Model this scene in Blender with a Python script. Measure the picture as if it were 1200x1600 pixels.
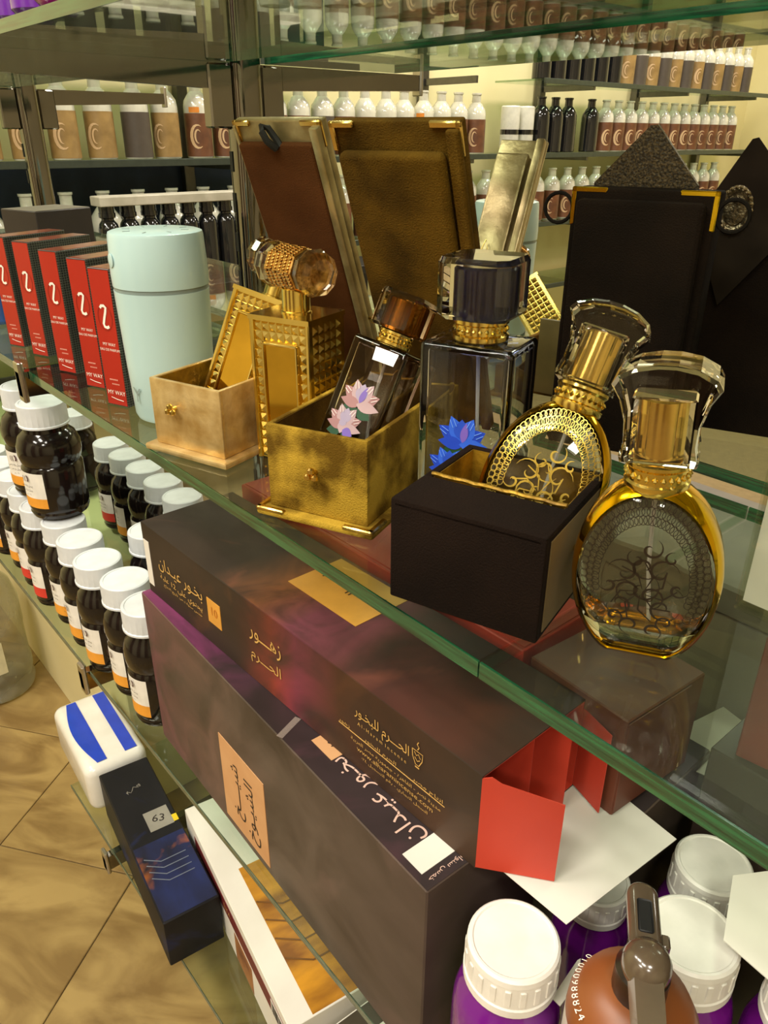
import bpy, bmesh, math, random
from mathutils import Matrix, Vector
random.seed(7)
R = math.radians
scene = bpy.context.scene
COL = scene.collection
for _o in list(bpy.data.objects): bpy.data.objects.remove(_o)

# ------------------------------------------------------------------ camera
ZM = 0.95                    # top of the main glass shelf
ZL = ZM - 0.40               # lower glass shelf
ZB = ZM - 0.785              # bottom glass shelf
ZT = ZM + 0.31               # upper glass shelf
F_PX, PITCH, ROLL, YAW = 1200.0, R(26.2), R(0.3), R(49.5)
CAM = Vector((0.0, 0.0, ZM + 0.23))
fw = Vector((-math.sin(YAW)*math.cos(PITCH), math.cos(YAW)*math.cos(PITCH), -math.sin(PITCH)))
_r = fw.cross(Vector((0, 0, 1))).normalized(); _u = _r.cross(fw)
CR = math.cos(ROLL)*_r + math.sin(ROLL)*_u
CU = -math.sin(ROLL)*_r + math.cos(ROLL)*_u
cam_d = bpy.data.cameras.new('camera'); cam = bpy.data.objects.new('camera', cam_d); COL.objects.link(cam)
cam.matrix_world = Matrix(((CR.x, CU.x, -fw.x, CAM.x), (CR.y, CU.y, -fw.y, CAM.y), (CR.z, CU.z, -fw.z, CAM.z), (0, 0, 0, 1)))
cam_d.sensor_fit = 'VERTICAL'; cam_d.sensor_height = 24.0; cam_d.lens = 24.0*F_PX/1600.0
cam_d.clip_start = 0.02; cam_d.clip_end = 60
scene.camera = cam

# ------------------------------------------------------------------ world, light, exposure
w = bpy.data.worlds.new('world'); scene.world = w; w.use_nodes = True
w.node_tree.nodes['Background'].inputs[0].default_value = (1.0, 0.86, 0.62, 1)
w.node_tree.nodes['Background'].inputs[1].default_value = 0.08
scene.view_settings.view_transform = 'Standard'; scene.view_settings.look = 'None'
scene.view_settings.gamma = 1.0; scene.view_settings.use_curve_mapping = False
scene.view_settings.exposure = -0.5
scene.cycles.use_denoising = True
scene.cycles.max_bounces = 14; scene.cycles.transmission_bounces = 12; scene.cycles.transparent_max_bounces = 16
scene.cycles.glossy_bounces = 6; scene.cycles.sample_clamp_indirect = 6.0
LIGHT_COL = (1.0, 0.94, 0.82)
def ceiling_panel(x, y, sx, sy, watt):
    d = bpy.data.lights.new('ceiling_panel_light', 'AREA'); d.shape = 'RECTANGLE'; d.size = sx; d.size_y = sy
    d.energy = watt; d.color = LIGHT_COL
    o = bpy.data.objects.new('ceiling_panel_light', d); COL.objects.link(o); o.location = (x, y, 2.66)
for (x, y, sx, sy, e) in [(-0.95, -0.75, .6, .3, 34), (-0.1, -0.95, .6, .3, 34), (0.8, -0.5, .4, .4, 30), (-1.8, -0.7, .6, .3, 34), (-0.4, -1.9, .6, .3, 40), (1.3, -1.5, .4, .4, 34),
                          (-1.9, 1.6, .3, .9, 46), (-1.9, 3.2, .3, .9, 56), (-0.4, 1.7, .5, .3, 26), (0.3, 3.4, .5, .5, 30), (-1.7, 4.7, .6, .3, 40)]:
    ceiling_panel(x, y, sx, sy, e)

# ------------------------------------------------------------------ pixel -> place (distance from the plane a thing touches)
def ray(px, py): return fw*F_PX + CR*(px-600) + CU*(800-py)
def at(px, py, z=None, X=None, Y=None):
    d = ray(px, py)
    t = (z-CAM.z)/d.z if z is not None else ((X-CAM.x)/d.x if X is not None else (Y-CAM.y)/d.y)
    return CAM + d*t

# ------------------------------------------------------------------ materials
def lin(h):
    h = h.lstrip('#'); v = [int(h[i:i+2], 16)/255 for i in (0, 2, 4)]
    return tuple((c/12.92 if c <= .04045 else ((c+.055)/1.055)**2.4) for c in v)
MATS = {}
def mat(name, col, rough=.5, metal=0., col2=None, scale=40., bump=0., bscale=None, sheen=0., coat=0., spec=.5, emit=0., alpha=1., stretch=None, fac=(.35, .65)):
    if name in MATS: return MATS[name]
    m = bpy.data.materials.new(name); m.use_nodes = True; nt = m.node_tree; b = nt.nodes['Principled BSDF']
    c = lin(col) if isinstance(col, str) else col
    b.inputs['Base Color'].default_value = (*c, 1); b.inputs['Roughness'].default_value = rough; b.inputs['Metallic'].default_value = metal
    b.inputs['Specular IOR Level'].default_value = spec
    if sheen: b.inputs['Sheen Weight'].default_value = sheen; b.inputs['Sheen Roughness'].default_value = .4; b.inputs['Sheen Tint'].default_value = (*c, 1)
    if coat: b.inputs['Coat Weight'].default_value = coat; b.inputs['Coat Roughness'].default_value = .08
    if alpha < 1: b.inputs['Alpha'].default_value = alpha
    tc = nt.nodes.new('ShaderNodeTexCoord'); src = tc.outputs['Object']
    if stretch:
        mp = nt.nodes.new('ShaderNodeMapping'); mp.inputs['Scale'].default_value = stretch; nt.links.new(src, mp.inputs[0]); src = mp.outputs[0]
    no = nt.nodes.new('ShaderNodeTexNoise'); no.inputs['Scale'].default_value = scale; no.inputs['Detail'].default_value = 5
    nt.links.new(src, no.inputs['Vector'])
    c2 = lin(col2) if isinstance(col2, str) else (col2 or tuple(x*.86 for x in c))
    rp = nt.nodes.new('ShaderNodeValToRGB'); rp.color_ramp.elements[0].position = fac[0]; rp.color_ramp.elements[1].position = fac[1]
    rp.color_ramp.elements[0].color = (*c2, 1); rp.color_ramp.elements[1].color = (*c, 1)
    nt.links.new(no.outputs['Fac'], rp.inputs[0]); nt.links.new(rp.outputs[0], b.inputs['Base Color'])
    if bump:
        n2 = nt.nodes.new('ShaderNodeTexNoise'); n2.inputs['Scale'].default_value = bscale or scale*4; n2.inputs['Detail'].default_value = 3
        nt.links.new(src, n2.inputs['Vector'])
        bp = nt.nodes.new('ShaderNodeBump'); bp.inputs['Strength'].default_value = bump; bp.inputs['Distance'].default_value = .002
        nt.links.new(n2.outputs['Fac'], bp.inputs['Height']); nt.links.new(bp.outputs[0], b.inputs['Normal'])
    MATS[name] = m; return m
def glass(name, col='#ffffff', rough=0., ior=1.45, col2=None, z0=0., z1=.1):
    """solid refracting glass; col2 = tint towards the top of the piece (lacquered shoulder)"""
    if name in MATS: return MATS[name]
    m = bpy.data.materials.new(name); m.use_nodes = True; nt = m.node_tree; b = nt.nodes['Principled BSDF']
    b.inputs['Base Color'].default_value = (*lin(col), 1); b.inputs['Roughness'].default_value = rough
    b.inputs['IOR'].default_value = ior; b.inputs['Transmission Weight'].default_value = 1.
    if col2:
        tc = nt.nodes.new('ShaderNodeTexCoord'); sp = nt.nodes.new('ShaderNodeSeparateXYZ'); nt.links.new(tc.outputs['Object'], sp.inputs[0])
        mr = nt.nodes.new('ShaderNodeMapRange'); mr.inputs[1].default_value = z0; mr.inputs[2].default_value = z1; nt.links.new(sp.outputs['Z'], mr.inputs[0])
        rp = nt.nodes.new('ShaderNodeValToRGB'); rp.color_ramp.elements[0].color = (*lin(col), 1); rp.color_ramp.elements[1].color = (*lin(col2), 1)
        nt.links.new(mr.outputs[0], rp.inputs[0]); nt.links.new(rp.outputs[0], b.inputs['Base Color'])
    MATS[name] = m; return m
def thin_glass(name, col='#ffffff', rough=.02, refl=1., dust=0., ior=1.45):
    """thin pane: see-through with Fresnel reflection, optionally a film of dust"""
    if name in MATS: return MATS[name]
    m = bpy.data.materials.new(name); m.use_nodes = True; nt = m.node_tree
    for n in list(nt.nodes): nt.nodes.remove(n)
    out = nt.nodes.new('ShaderNodeOutputMaterial'); tr = nt.nodes.new('ShaderNodeBsdfTransparent'); gl = nt.nodes.new('ShaderNodeBsdfGlossy')
    tr.inputs[0].default_value = (*lin(col), 1); gl.inputs['Roughness'].default_value = rough; gl.inputs[0].default_value = (.95, 1, .97, 1)
    lw = nt.nodes.new('ShaderNodeLayerWeight'); lw.inputs[0].default_value = .5
    pw = nt.nodes.new('ShaderNodeMath'); pw.operation = 'POWER'; pw.inputs[1].default_value = 5.
    ml = nt.nodes.new('ShaderNodeMath'); ml.operation = 'MULTIPLY_ADD'; ml.inputs[1].default_value = .9*refl; ml.inputs[2].default_value = .04*refl; ml.use_clamp = True
    mx = nt.nodes.new('ShaderNodeMixShader'); nt.links.new(lw.outputs['Facing'], pw.inputs[0]); nt.links.new(pw.outputs[0], ml.inputs[0]); nt.links.new(ml.outputs[0], mx.inputs[0])
    nt.links.new(tr.outputs[0], mx.inputs[1]); nt.links.new(gl.outputs[0], mx.inputs[2])
    last = mx.outputs[0]
    if dust:
        df = nt.nodes.new('ShaderNodeBsdfDiffuse'); df.inputs[0].default_value = (.62, .62, .55, 1)
        tc = nt.nodes.new('ShaderNodeTexCoord'); no = nt.nodes.new('ShaderNodeTexNoise'); no.inputs['Scale'].default_value = 14; no.inputs['Detail'].default_value = 8
        nt.links.new(tc.outputs['Object'], no.inputs['Vector'])
        mr = nt.nodes.new('ShaderNodeMapRange'); mr.inputs[1].default_value = .4; mr.inputs[2].default_value = .75; mr.inputs[3].default_value = dust*.3; mr.inputs[4].default_value = dust
        nt.links.new(no.outputs['Fac'], mr.inputs[0])
        m2 = nt.nodes.new('ShaderNodeMixShader'); nt.links.new(mr.outputs[0], m2.inputs[0]); nt.links.new(last, m2.inputs[1]); nt.links.new(df.outputs[0], m2.inputs[2]); last = m2.outputs[0]
    nt.links.new(last, out.inputs[0]); MATS[name] = m; return m

# ------------------------------------------------------------------ mesh builder
class MB:
    def __init__(s): s.v = []; s.f = []; s.m = []; s.M = Matrix.Identity(4); s.mi = 0
    def p(s, x, y, z):
        q = s.M @ Vector((x, y, z)); s.v.append((q.x, q.y, q.z)); return len(s.v)-1
    def face(s, idx, mi=None): s.f.append(tuple(idx)); s.m.append(s.mi if mi is None else mi)
    def poly(s, pts, mi=None): s.face([s.p(*q) for q in pts], mi); return s
    def rings(s, rings, closed=True, cap0=True, cap1=True, mi=None):
        ids = [[s.p(*q) for q in r] for r in rings]; n = len(ids[0])
        for a, b in zip(ids, ids[1:]):
            for i in range(n if closed else n-1):
                j = (i+1) % n; s.face((a[i], a[j], b[j], b[i]), mi)
        if cap0: s.face(list(reversed(ids[0])), mi)
        if cap1: s.face(ids[-1], mi)
        return s
    def box(s, x0, x1, y0, y1, z0, z1, mi=None):
        return s.rings([[(x0, y0, z), (x1, y0, z), (x1, y1, z), (x0, y1, z)] for z in (z0, z1)], mi=mi)
    def rrect(s, x0, x1, y0, y1, r, seg=3):
        r = min(r, abs(x1-x0)/2-1e-5, abs(y1-y0)/2-1e-5); o = []
        for cx, cy, a0 in ((x1-r, y0+r, -90), (x1-r, y1-r, 0), (x0+r, y1-r, 90), (x0+r, y0+r, 180)):
            for k in range(seg+1):
                a = R(a0+90*k/seg); o.append((cx+r*math.cos(a), cy+r*math.sin(a)))
        return o
    def rbox(s, x0, x1, y0, y1, z0, z1, r=.002, e=None, seg=3, eseg=2, mi=None):
        """box with rounded vertical edges (r) and rounded rims (e)"""
        e = r if e is None else e; rs = []
        for k in range(eseg+1):
            a = R(90*k/eseg); i = e*(1-math.sin(a)); z = z0+e*(1-math.cos(a)); rs.append((i, z))
        for k in range(eseg+1):
            a = R(90*k/eseg); i = e*(1-math.cos(a)); z = z1-e*(1-math.sin(a)); rs.append((i, z))
        return s.rings([[(px, py, z) for px, py in s.rrect(x0+i, x1-i, y0+i, y1-i, max(r-i, .0002), seg)] for i, z in rs], mi=mi)
    def lathe(s, prof, n=24, cx=0, cy=0, cap0=True, cap1=True, mi=None, sx=1, sy=1):
        return s.rings([[(cx+sx*r*math.cos(2*math.pi*i/n), cy+sy*r*math.sin(2*math.pi*i/n), z) for i in range(n)] for r, z in prof], cap0=cap0, cap1=cap1, mi=mi)
    def tube(s, pts, r, n=6, mi=None, taper=None):
        pts = [Vector(q) for q in pts]; rs = []; up = Vector((0, 0, 1))
        for i, q in enumerate(pts):
            t = (pts[min(i+1, len(pts)-1)]-pts[max(i-1, 0)]).normalized()
            a = t.cross(up);  a = t.cross(Vector((1, 0, 0))) if a.length < .05 else a
            a.normalize(); b = t.cross(a); rr = r if taper is None else r*taper[i]
            rs.append([tuple(q+a*rr*math.cos(2*math.pi*k/n)+b*rr*math.sin(2*math.pi*k/n)) for k in range(n)])
        return s.rings(rs, mi=mi)
    def prism(s, poly, z0, z1, mi=None): return s.rings([[(x, y, z) for x, y in poly] for z in (z0, z1)], mi=mi)
    def prism_y(s, poly, y0, y1, mi=None): return s.rings([[(x, y, z) for x, z in poly] for y in (y0, y1)], mi=mi)
    def ribbon(s, pts, wdt, h=.0003, mi=None, tap=False):
        """flat printed stroke in the local XY plane"""
        n = len(pts); L = []; Q = []
        for i in range(n):
            a = pts[max(i-1, 0)]; b = pts[min(i+1, n-1)]; dx, dy = b[0]-a[0], b[1]-a[1]; l = math.hypot(dx, dy) or 1
            ww = wdt/2*(math.sin(math.pi*(i+.35)/(n+.0)) if tap else 1); L.append((pts[i][0]-dy/l*ww, pts[i][1]+dx/l*ww)); Q.append((pts[i][0]+dy/l*ww, pts[i][1]-dx/l*ww))
        for i in range(n-1):
            s.poly([(*L[i], h), (*L[i+1], h), (*Q[i+1], h), (*Q[i], h)], mi)
        return s
    def mesh(s, name, mats, smooth=35, recalc=True):
        me = bpy.data.meshes.new(name); me.from_pydata(s.v, [], s.f)
        for m in (mats if isinstance(mats, (list, tuple)) else [mats]): me.materials.append(m)
        me.polygons.foreach_set('material_index', s.m)
        if recalc:
            bm = bmesh.new(); bm.from_mesh(me); bmesh.ops.recalc_face_normals(bm, faces=bm.faces); bm.to_mesh(me); bm.free()
        if smooth:
            me.polygons.foreach_set('use_smooth', [True]*len(me.polygons)); me.set_sharp_from_angle(angle=R(smooth))
        me.update(); return me
    def build(s, name, mats, parent=None, loc=None, rot=None, smooth=35, recalc=True):
        return put(name, s.mesh(name, mats, smooth, recalc), parent, loc, rot)
def put(name, me, parent=None, loc=None, rot=None):
    o = bpy.data.objects.new(name, me); COL.objects.link(o); o.parent = parent
    if loc is not None: o.location = loc
    if rot is not None: o.rotation_euler = rot
    return o
def tag(o, label=None, cat=None, group=None, kind=None):
    if label: o['label'] = label
    if cat: o['category'] = cat
    if group: o['group'] = group
    if kind: o['kind'] = kind
    return o
def thing(name, label, cat, loc=(0, 0, 0), rotz=0., group=None, M=None):
    o = bpy.data.objects.new(name, None); COL.objects.link(o); o.empty_display_size = .02
    if M is not None: o.matrix_world = M
    else: o.location = loc; o.rotation_euler = (0, 0, rotz)
    return tag(o, label, cat, group)
def dup(root, loc=None, rotz=None, label=None, group=None):
    r = root.copy(); COL.objects.link(r)
    if loc is not None: r.location = loc
    if rotz is not None: r.rotation_euler = (0, 0, rotz)
    if label: r['label'] = label
    if group: r['group'] = group
    for ch in list(root.children):
        c = ch.copy(); COL.objects.link(c); c.parent = r
        for g in list(ch.children):
            d = g.copy(); COL.objects.link(d); d.parent = c
    return r
# ------------------------------------------------------------------ lettering (built-in font; Arabic joined by hand)
_AR = {}
_cp = 0xFE80
for ch, n in zip('ءآأؤإئابةتثجحخدذرزسشصضطظعغفقكلمنهوىي', [1, 2, 2, 2, 2, 4, 2, 4, 2, 4, 4, 4, 4, 4, 2, 2, 2, 2] + [4]*15 + [2, 2, 4]):
    _AR[ch] = (_cp, n); _cp += n
def arabic(sx):
    out = []
    for wd in sx.split(' '):
        i = 0; cur = []; prevj = False; W = wd.replace('لا', '\u0001')
        for i, ch in enumerate(W):
            if ch == '\u0001': cur.append(chr(0xFEFC if prevj else 0xFEFB)); prevj = False; continue
            if ch == 'ـ': cur.append(ch); prevj = True; continue
            if ch not in _AR: cur.append(ch); prevj = False; continue
            b, n = _AR[ch]; nxt = i+1 < len(W) and (W[i+1] in _AR or W[i+1] in '\u0001ـ') and n == 4
            if n == 1: cur.append(chr(b)); prevj = False; continue
            cur.append(chr(b + ((3 if n == 4 and nxt and prevj else (2 if nxt else (1 if prevj else 0))))))
            prevj = n == 4
        if wd and all(c.isascii() for c in wd): out.append(wd)
        else: out.append(''.join(reversed(cur)))
    return ' '.join(reversed(out))
def lettering(s, size, m, parent, loc, rot=(0, 0, 0), name='lettering', ar=False, bold=0., align='CENTER', sx=1., shear=0., width=None, height=None):
    c = bpy.data.curves.new('lettering', 'FONT'); c.body = arabic(s) if ar else s; c.size = size; c.resolution_u = 2
    c.align_x = align; c.align_y = 'CENTER'; c.offset = bold; c.shear = shear
    t = bpy.data.objects.new('lettering_source', c); COL.objects.link(t); bpy.context.view_layer.update()
    me = bpy.data.meshes.new_from_object(t); bpy.data.objects.remove(t); bpy.data.curves.remove(c)
    me.materials.clear(); me.materials.append(m)
    o = put(name, me, parent, loc, rot); sy = 1.
    if width:
        xs = [v.co.x for v in me.vertices]; ys = [v.co.y for v in me.vertices]; sx = width/(max(xs)-min(xs)); sy = height/(max(ys)-min(ys)) if height else sx
    o.scale = (sx, sy, 1); return o
UP = (R(90), 0, 0)           # lettering standing on a face that looks towards -Y
def ground_z(o): return o
# ------------------------------------------------------------------ common materials
M_chrome = mat('chrome', '#85827c', .07, 1., scale=8)
M_chrome_dk = mat('chrome_worn', '#6f6c66', .15, 1., col2='#6d6a62', scale=20)
M_tip = mat('satin_chrome', '#c2bdb2', .3, 1.)
M_black = mat('black_plastic', '#0c0c0d', .35)
M_gold = mat('polished_gold', '#f1d884', .17, 1., col2='#e6ca6a', scale=15)
M_goldy = mat('yellow_gold', '#e8c42c', .16, 1., col2='#d5ac20', scale=12)
M_brass = mat('brass_trim', '#e0bd6c', .22, 1.)
M_white_pl = mat('white_plastic', '#e4e1d8', .38)
ORD = ['first', 'second', 'third', 'fourth', 'fifth', 'sixth', 'seventh', 'eighth', 'ninth', 'tenth', 'eleventh', 'twelfth', 'thirteenth', 'fourteenth', 'fifteenth', 'sixteenth', 'seventeenth', 'eighteenth', 'nineteenth', 'twentieth']
ORD += ['twenty-' + q for q in ORD[:9]] + ['thirtieth'] + ['thirty-' + q for q in ORD[:9]] + ['fortieth'] + ['forty-' + q for q in ORD[:9]]
M_cream = mat('cream_paint', '#dcd0a0', .6, col2='#d2c592', scale=3)
M_white = mat('white_card', '#dedad0', .6, col2='#d6d1c6', scale=12)
M_paper_grey = mat('grey_print', '#8a8479', .7)
M_ink = mat('dark_ink', '#241a16', .6)
M_sheet = thin_glass('shelf_glass', '#eef6ef', .015, 1.0, dust=.012)
M_edge = mat('green_glass_edge', '#1f5e3a', .12, col2='#0c2f1e', scale=50, stretch=(.35, 8, 8), spec=.8, coat=.6)
M_edge_grey = mat('grey_glass_edge', '#66715c', .2, col2='#434f3e', scale=60, stretch=(1, 8, 8), spec=.7)
M_crystal = glass('crystal', '#fbf6ee', 0., 1.5)
# ================================================================== SETTING
def marble():
    m = mat('tan_marble', '#a08754', .28, col2='#7b6239', scale=3.0, stretch=(1.1, 2.6, 1), fac=(.36, .64), bump=.05, bscale=60)
    nt = m.node_tree; no = [n for n in nt.nodes if n.bl_idname == 'ShaderNodeTexNoise'][0]; no.inputs['Distortion'].default_value = 2.4; no.inputs['Detail'].default_value = 10
    oi = nt.nodes.new('ShaderNodeObjectInfo'); ad = nt.nodes.new('ShaderNodeVectorMath'); ad.operation = 'MULTIPLY_ADD'; ad.inputs[1].default_value = (7, 7, 7)
    src = no.inputs['Vector'].links[0].from_socket; cb = nt.nodes.new('ShaderNodeCombineXYZ')
    for q in range(3): nt.links.new(oi.outputs['Random'], cb.inputs[q])
    nt.links.new(cb.outputs[0], ad.inputs[0]); nt.links.new(src, ad.inputs[2]); nt.links.new(ad.outputs[0], no.inputs['Vector'])
    return m
M_marble = marble(); M_grout = mat('dark_grout', '#857049', .8)
def struct(name, mb, m, **k): return tag(mb.build(name, m, **k), kind='structure')
fl = struct('floor', MB().box(-2.9, 2.6, -2.6, 5.7, -.06, -.004), M_grout)
TA, TS = R(36), .275
tile_me = []
for k in range(3):
    tile_me.append(MB().rbox(.001, 2*TS-.001, .001, TS-.001, -.004, 0, r=.001, e=.0012, seg=1, eseg=1).mesh('floor_tile', M_marble))
p0 = Vector((-1.218, .112))
n_t = 0
for i in range(-14, 15):
    for j in range(-14, 15):
        q = p0 + Vector((math.cos(TA), math.sin(TA)))*(i*2*TS + (j % 2)*TS) + Vector((-math.sin(TA), math.cos(TA)))*j*TS
        c = q + Vector((math.cos(TA), math.sin(TA)))*TS + Vector((-math.sin(TA), math.cos(TA)))*TS/2
        if -2.5 < c.x < .3 and -.75 < c.y < .8:
            put('floor_tile', tile_me[(i+2*j) % 3], fl, (q.x, q.y, 0), (0, 0, TA)); n_t += 1
M_wall = mat('cream_wall', '#e2d9a6', .7, col2='#ddd29a', scale=2)
M_ceil = mat('ceiling_white', '#d8d2c0', .8)
struct('wall_left', MB().box(-2.95, -2.85, -2.6, 5.7, 0, 2.75), M_wall)
struct('wall_back', MB().box(-2.95, 2.6, 5.6, 5.7, 0, 2.75), M_wall)
struct('wall_front', MB().box(-2.95, 2.6, -2.7, -2.6, 0, 2.75), mat('shop_wall', '#d6caa6', .7))
struct('wall_right', MB().box(2.6, 2.7, -2.7, 5.7, 0, 2.75), mat('shop_wall', '#d6caa6', .7))
struct('ceiling', MB().box(-2.95, 2.7, -2.7, 5.7, 2.75, 2.85), M_ceil)

# ------------------------------------------------------------------ the chrome display rack: posts, brackets
PX = (-1.62, -.868, .42)
M_slot = mat('dark_slot', '#0a0a0a', .6)
slot_me = MB().box(-.003, .003, -.0008, .0008, -.011, .011).mesh('slot', M_slot)
def bracket(rack, x, z, y0, y1, h=.03, up=-.0008):
    """flat bar beside the glass; y0 = tip, y1 = root at the post"""
    s = 1 if y1 > y0 else -1
    mb = MB(); pr = [(y0, z-.028), (y0, z+up), (y1, z+up), (y1, z-.006-h)]
    mb.rings([[(xx, y, zz) for y, zz in pr] for xx in (-.006, .006)])
    b = mb.build('bracket', M_chrome, rack)
    if up > 0: MB().box(-.0065, .0065, min(y0, y1)+.01, max(y0, y1)-.004, z+.006, z+.009).build('rubber_strip', M_black, b)
    MB().rbox(-.009, .009, min(y0, y0+s*.006), max(y0, y0+s*.006), z-.034, z+(.010 if y0 < .5 and y0 < .223 else .002), r=.002, e=.001, seg=1, eseg=1).build('bracket_tip', M_tip, b)
    MB().rbox(-.009, .009, min(y1-s*.03, y1), max(y1-s*.03, y1), z-.075, z-.0105, r=.002, seg=1, eseg=1).build('bracket_root', M_chrome, b)
for x, lb in zip(PX, ('chrome slotted upright with shelf brackets at the far left', 'chrome slotted upright with shelf brackets behind the humidifier and gold lid', 'chrome upright at the right end of the display')):
    rack = thing('rack_upright', lb, 'rack', (x, 0, 0), 0, 'chrome uprights of the display rack')
    post = MB().rbox(-.016, .016, .508, .546, .0, 2.2, r=.011, e=.002, seg=5, eseg=1).build('post', M_chrome, rack)
    MB().rbox(-.0205, -.0162, .514, .530, .0, 2.2, r=.001, seg=1, eseg=1).build('post_flange', M_chrome_dk, post)
    MB().rbox(-.03, .03, .5085, .5455, 0, .02, r=.006).build('foot_plate', M_chrome_dk, post)
    z = .25
    while z < 2.0: put('slot', slot_me, post, (-.006, .5078, z)); z += .045
    for z in ((ZT, ZM, ZL) if -1 < x < 0 else (ZT, ZM)): bracket(rack, 0, z, .222, .508, up=(-.0098 if x < -1 else (.006 if z == ZT else -.0008)))
    for z in (ZT, ZM): bracket(rack, 0, z, .80, .546, up=-.0098)
bk_ = thing('low_bracket', 'chrome bracket tip under the bottom glass shelf', 'bracket', (-.93, 0, 0)); bracket(bk_, 0, ZB-.011, .215, .545)

# ------------------------------------------------------------------ glass shelves: each pane its own thing
def pane(x0, x1, y0, y1, ztop, label, t=.0095, edge=None, edge2=None, group=None):
    r = thing('glass_shelf', label, 'glass shelf', (x0, y0, ztop-t), 0, group)
    L, D = x1-x0, y1-y0
    mb = MB(); e = .0006
    mb.poly([(e, e, t), (L-e, e, t), (L-e, D-e, t), (e, D-e, t)]); mb.poly([(e, e, 0), (e, D-e, 0), (L-e, D-e, 0), (L-e, e, 0)])
    mb.build('pane', M_sheet, r, smooth=0)
    for xe in (0, L): MB().poly([(xe, .0012, 0), (xe, D-.0012, 0), (xe, D-.0012, t), (xe, .0012, t)]).build('end_edge', M_sheet, r, smooth=0)
    for ye in (0, D-.0012): MB().box(0, L, ye, ye+.0012, 0, t).build('polished_edge', edge or M_edge, r, smooth=0)
    return r
YF, YR = .232, .503
pane(-2.3, PX[1]-.0075, YF, YR, ZM, 'greenish glass shelf under the left row of red perfume boxes', edge=M_edge_grey)
pane(PX[1]+.0075, -.2005, YF, YR, ZM, 'glass shelf with green edge carrying the gold and velvet perfume boxes')
pane(-.1995, PX[2]-.0075, YF, YR, ZM, 'glass shelf at lower right under the front oval perfume bottle')
pane(-2.3, PX[1]-.0075, .552, .792, ZM, 'glass shelf behind the rack on the far left at mid height', edge=M_edge_grey)
pane(PX[1]+.0075, PX[2]+.03, .552, .792, ZM, 'glass shelf on the far side of the rack holding the second humidifier')
pane(-2.3, PX[1]-.0075, YF, YR, ZT, 'upper glass shelf at far left beyond the chrome post', edge=M_edge_grey)
pane(PX[1]+.0075, PX[2]-.0075, YF, YR, ZT, 'upper glass shelf overhead with green rear edge, carrying small boxes')
pane(PX[1]+.0075, PX[2]+.03, .552, .75, ZT, 'upper glass shelf on the far side of the rack at top right')
pane(-2.3, PX[1]-.0075, YF, YR, ZL, 'lower glass shelf over the cream cabinet holding honey jars', edge=M_edge_grey, t=.007)
pane(PX[1]+.0075, PX[2]-.0075, YF, YR, ZL, 'lower glass shelf carrying the large brown incense box', edge=M_edge_grey, t=.007)
pane(-1.10, PX[2]-.0075, .228, .50, ZB, 'bottom glass shelf near the floor holding black and white boxes', edge=M_edge_grey, t=.007)
# cream base cabinet below the lower shelf
cab = thing('base_cabinet', 'cream painted cabinet base under the honey jars', 'cabinet', (-1.13, .357, 0))
MB().rbox(-1.03, 0, 0, .15, 0, ZL-.04, r=.002, seg=1, eseg=1).build('cabinet_body', M_cream, cab)
MB().rbox(-1.03, 0, -.004, .15, ZL-.04, ZL-.012, r=.002, seg=1, eseg=1).build('cabinet_top', M_cream, cab)
bb = thing('backing_board', 'cream backing board behind the bottom shelf of boxes', 'panel', (-1.125, .551, 0))
MB().rbox(0, 1.5, 0, .012, .0, ZL-.012, r=.001, seg=1, eseg=1).build('board', M_cream, bb)
MB().rbox(0, 1.5, -.004, 0, .0, .05, r=.001, seg=1, eseg=1).build('kick_strip', M_cream, bb)
# unseen dark cabinets behind the viewer, added for contrast in reflections
M_wood = mat('dark_walnut', '#6a4c30', .4, col2='#543a24', scale=6, stretch=(1, 1, 6))
for k, x in enumerate((-2.3, -.6, 1.1)):
    t = thing('reflection_cabinet', 'unseen dark walnut cabinet added for reflections, opposite the display, ' + ORD[k] + ' from the left', 'cabinet', (x, -2.58, 0), 0, 'cabinets added for reflections')
    MB().rbox(0, .62, 0, .35, 0, 2.1, r=.004, seg=1, eseg=1).build('cabinet_body', M_wood, t)
    for d in (0, 1): MB().rbox(.01+.302*d, .308+.302*d, .35, .368, .06, 2.06, r=.003, seg=1, eseg=1).build('door', M_wood, t)
# ================================================================== MAIN SHELF
# --- red perfume cartons
def carton_side():
    m = mat('black_mesh_print', '#24231f', .35, coat=.5); nt = m.node_tree; b = nt.nodes['Principled BSDF']
    tc = nt.nodes.new('ShaderNodeTexCoord'); mp = nt.nodes.new('ShaderNodeMapping'); mp.inputs['Rotation'].default_value = (0, 0, 0); mp.inputs['Scale'].default_value = (1, 330, 420)
    nt.links.new(tc.outputs['Object'], mp.inputs[0]); vo = nt.nodes.new('ShaderNodeTexVoronoi'); vo.feature = 'DISTANCE_TO_EDGE'; vo.inputs['Randomness'].default_value = .15; vo.inputs['Scale'].default_value = 1
    nt.links.new(mp.outputs[0], vo.inputs['Vector']); rp = nt.nodes.new('ShaderNodeValToRGB')
    rp.color_ramp.elements[0].position = .04; rp.color_ramp.elements[0].color = (*lin('#6f7468'), 1); rp.color_ramp.elements[1].position = .10; rp.color_ramp.elements[1].color = (*lin('#1d1c19'), 1)
    nt.links.new(vo.outputs['Distance'], rp.inputs[0]); nt.links.new(rp.outputs[0], b.inputs['Base Color']); return m
M_red = mat('red_carton', '#b02a1c', .3, col2='#9c2418', scale=9, coat=.5)
M_side = carton_side(); M_redtop = mat('red_carton_top', '#8c2a1e', .3, col2='#4b1d18', scale=25, coat=.5)
M_letw = mat('white_print', '#efe6d8', .5)
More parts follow.
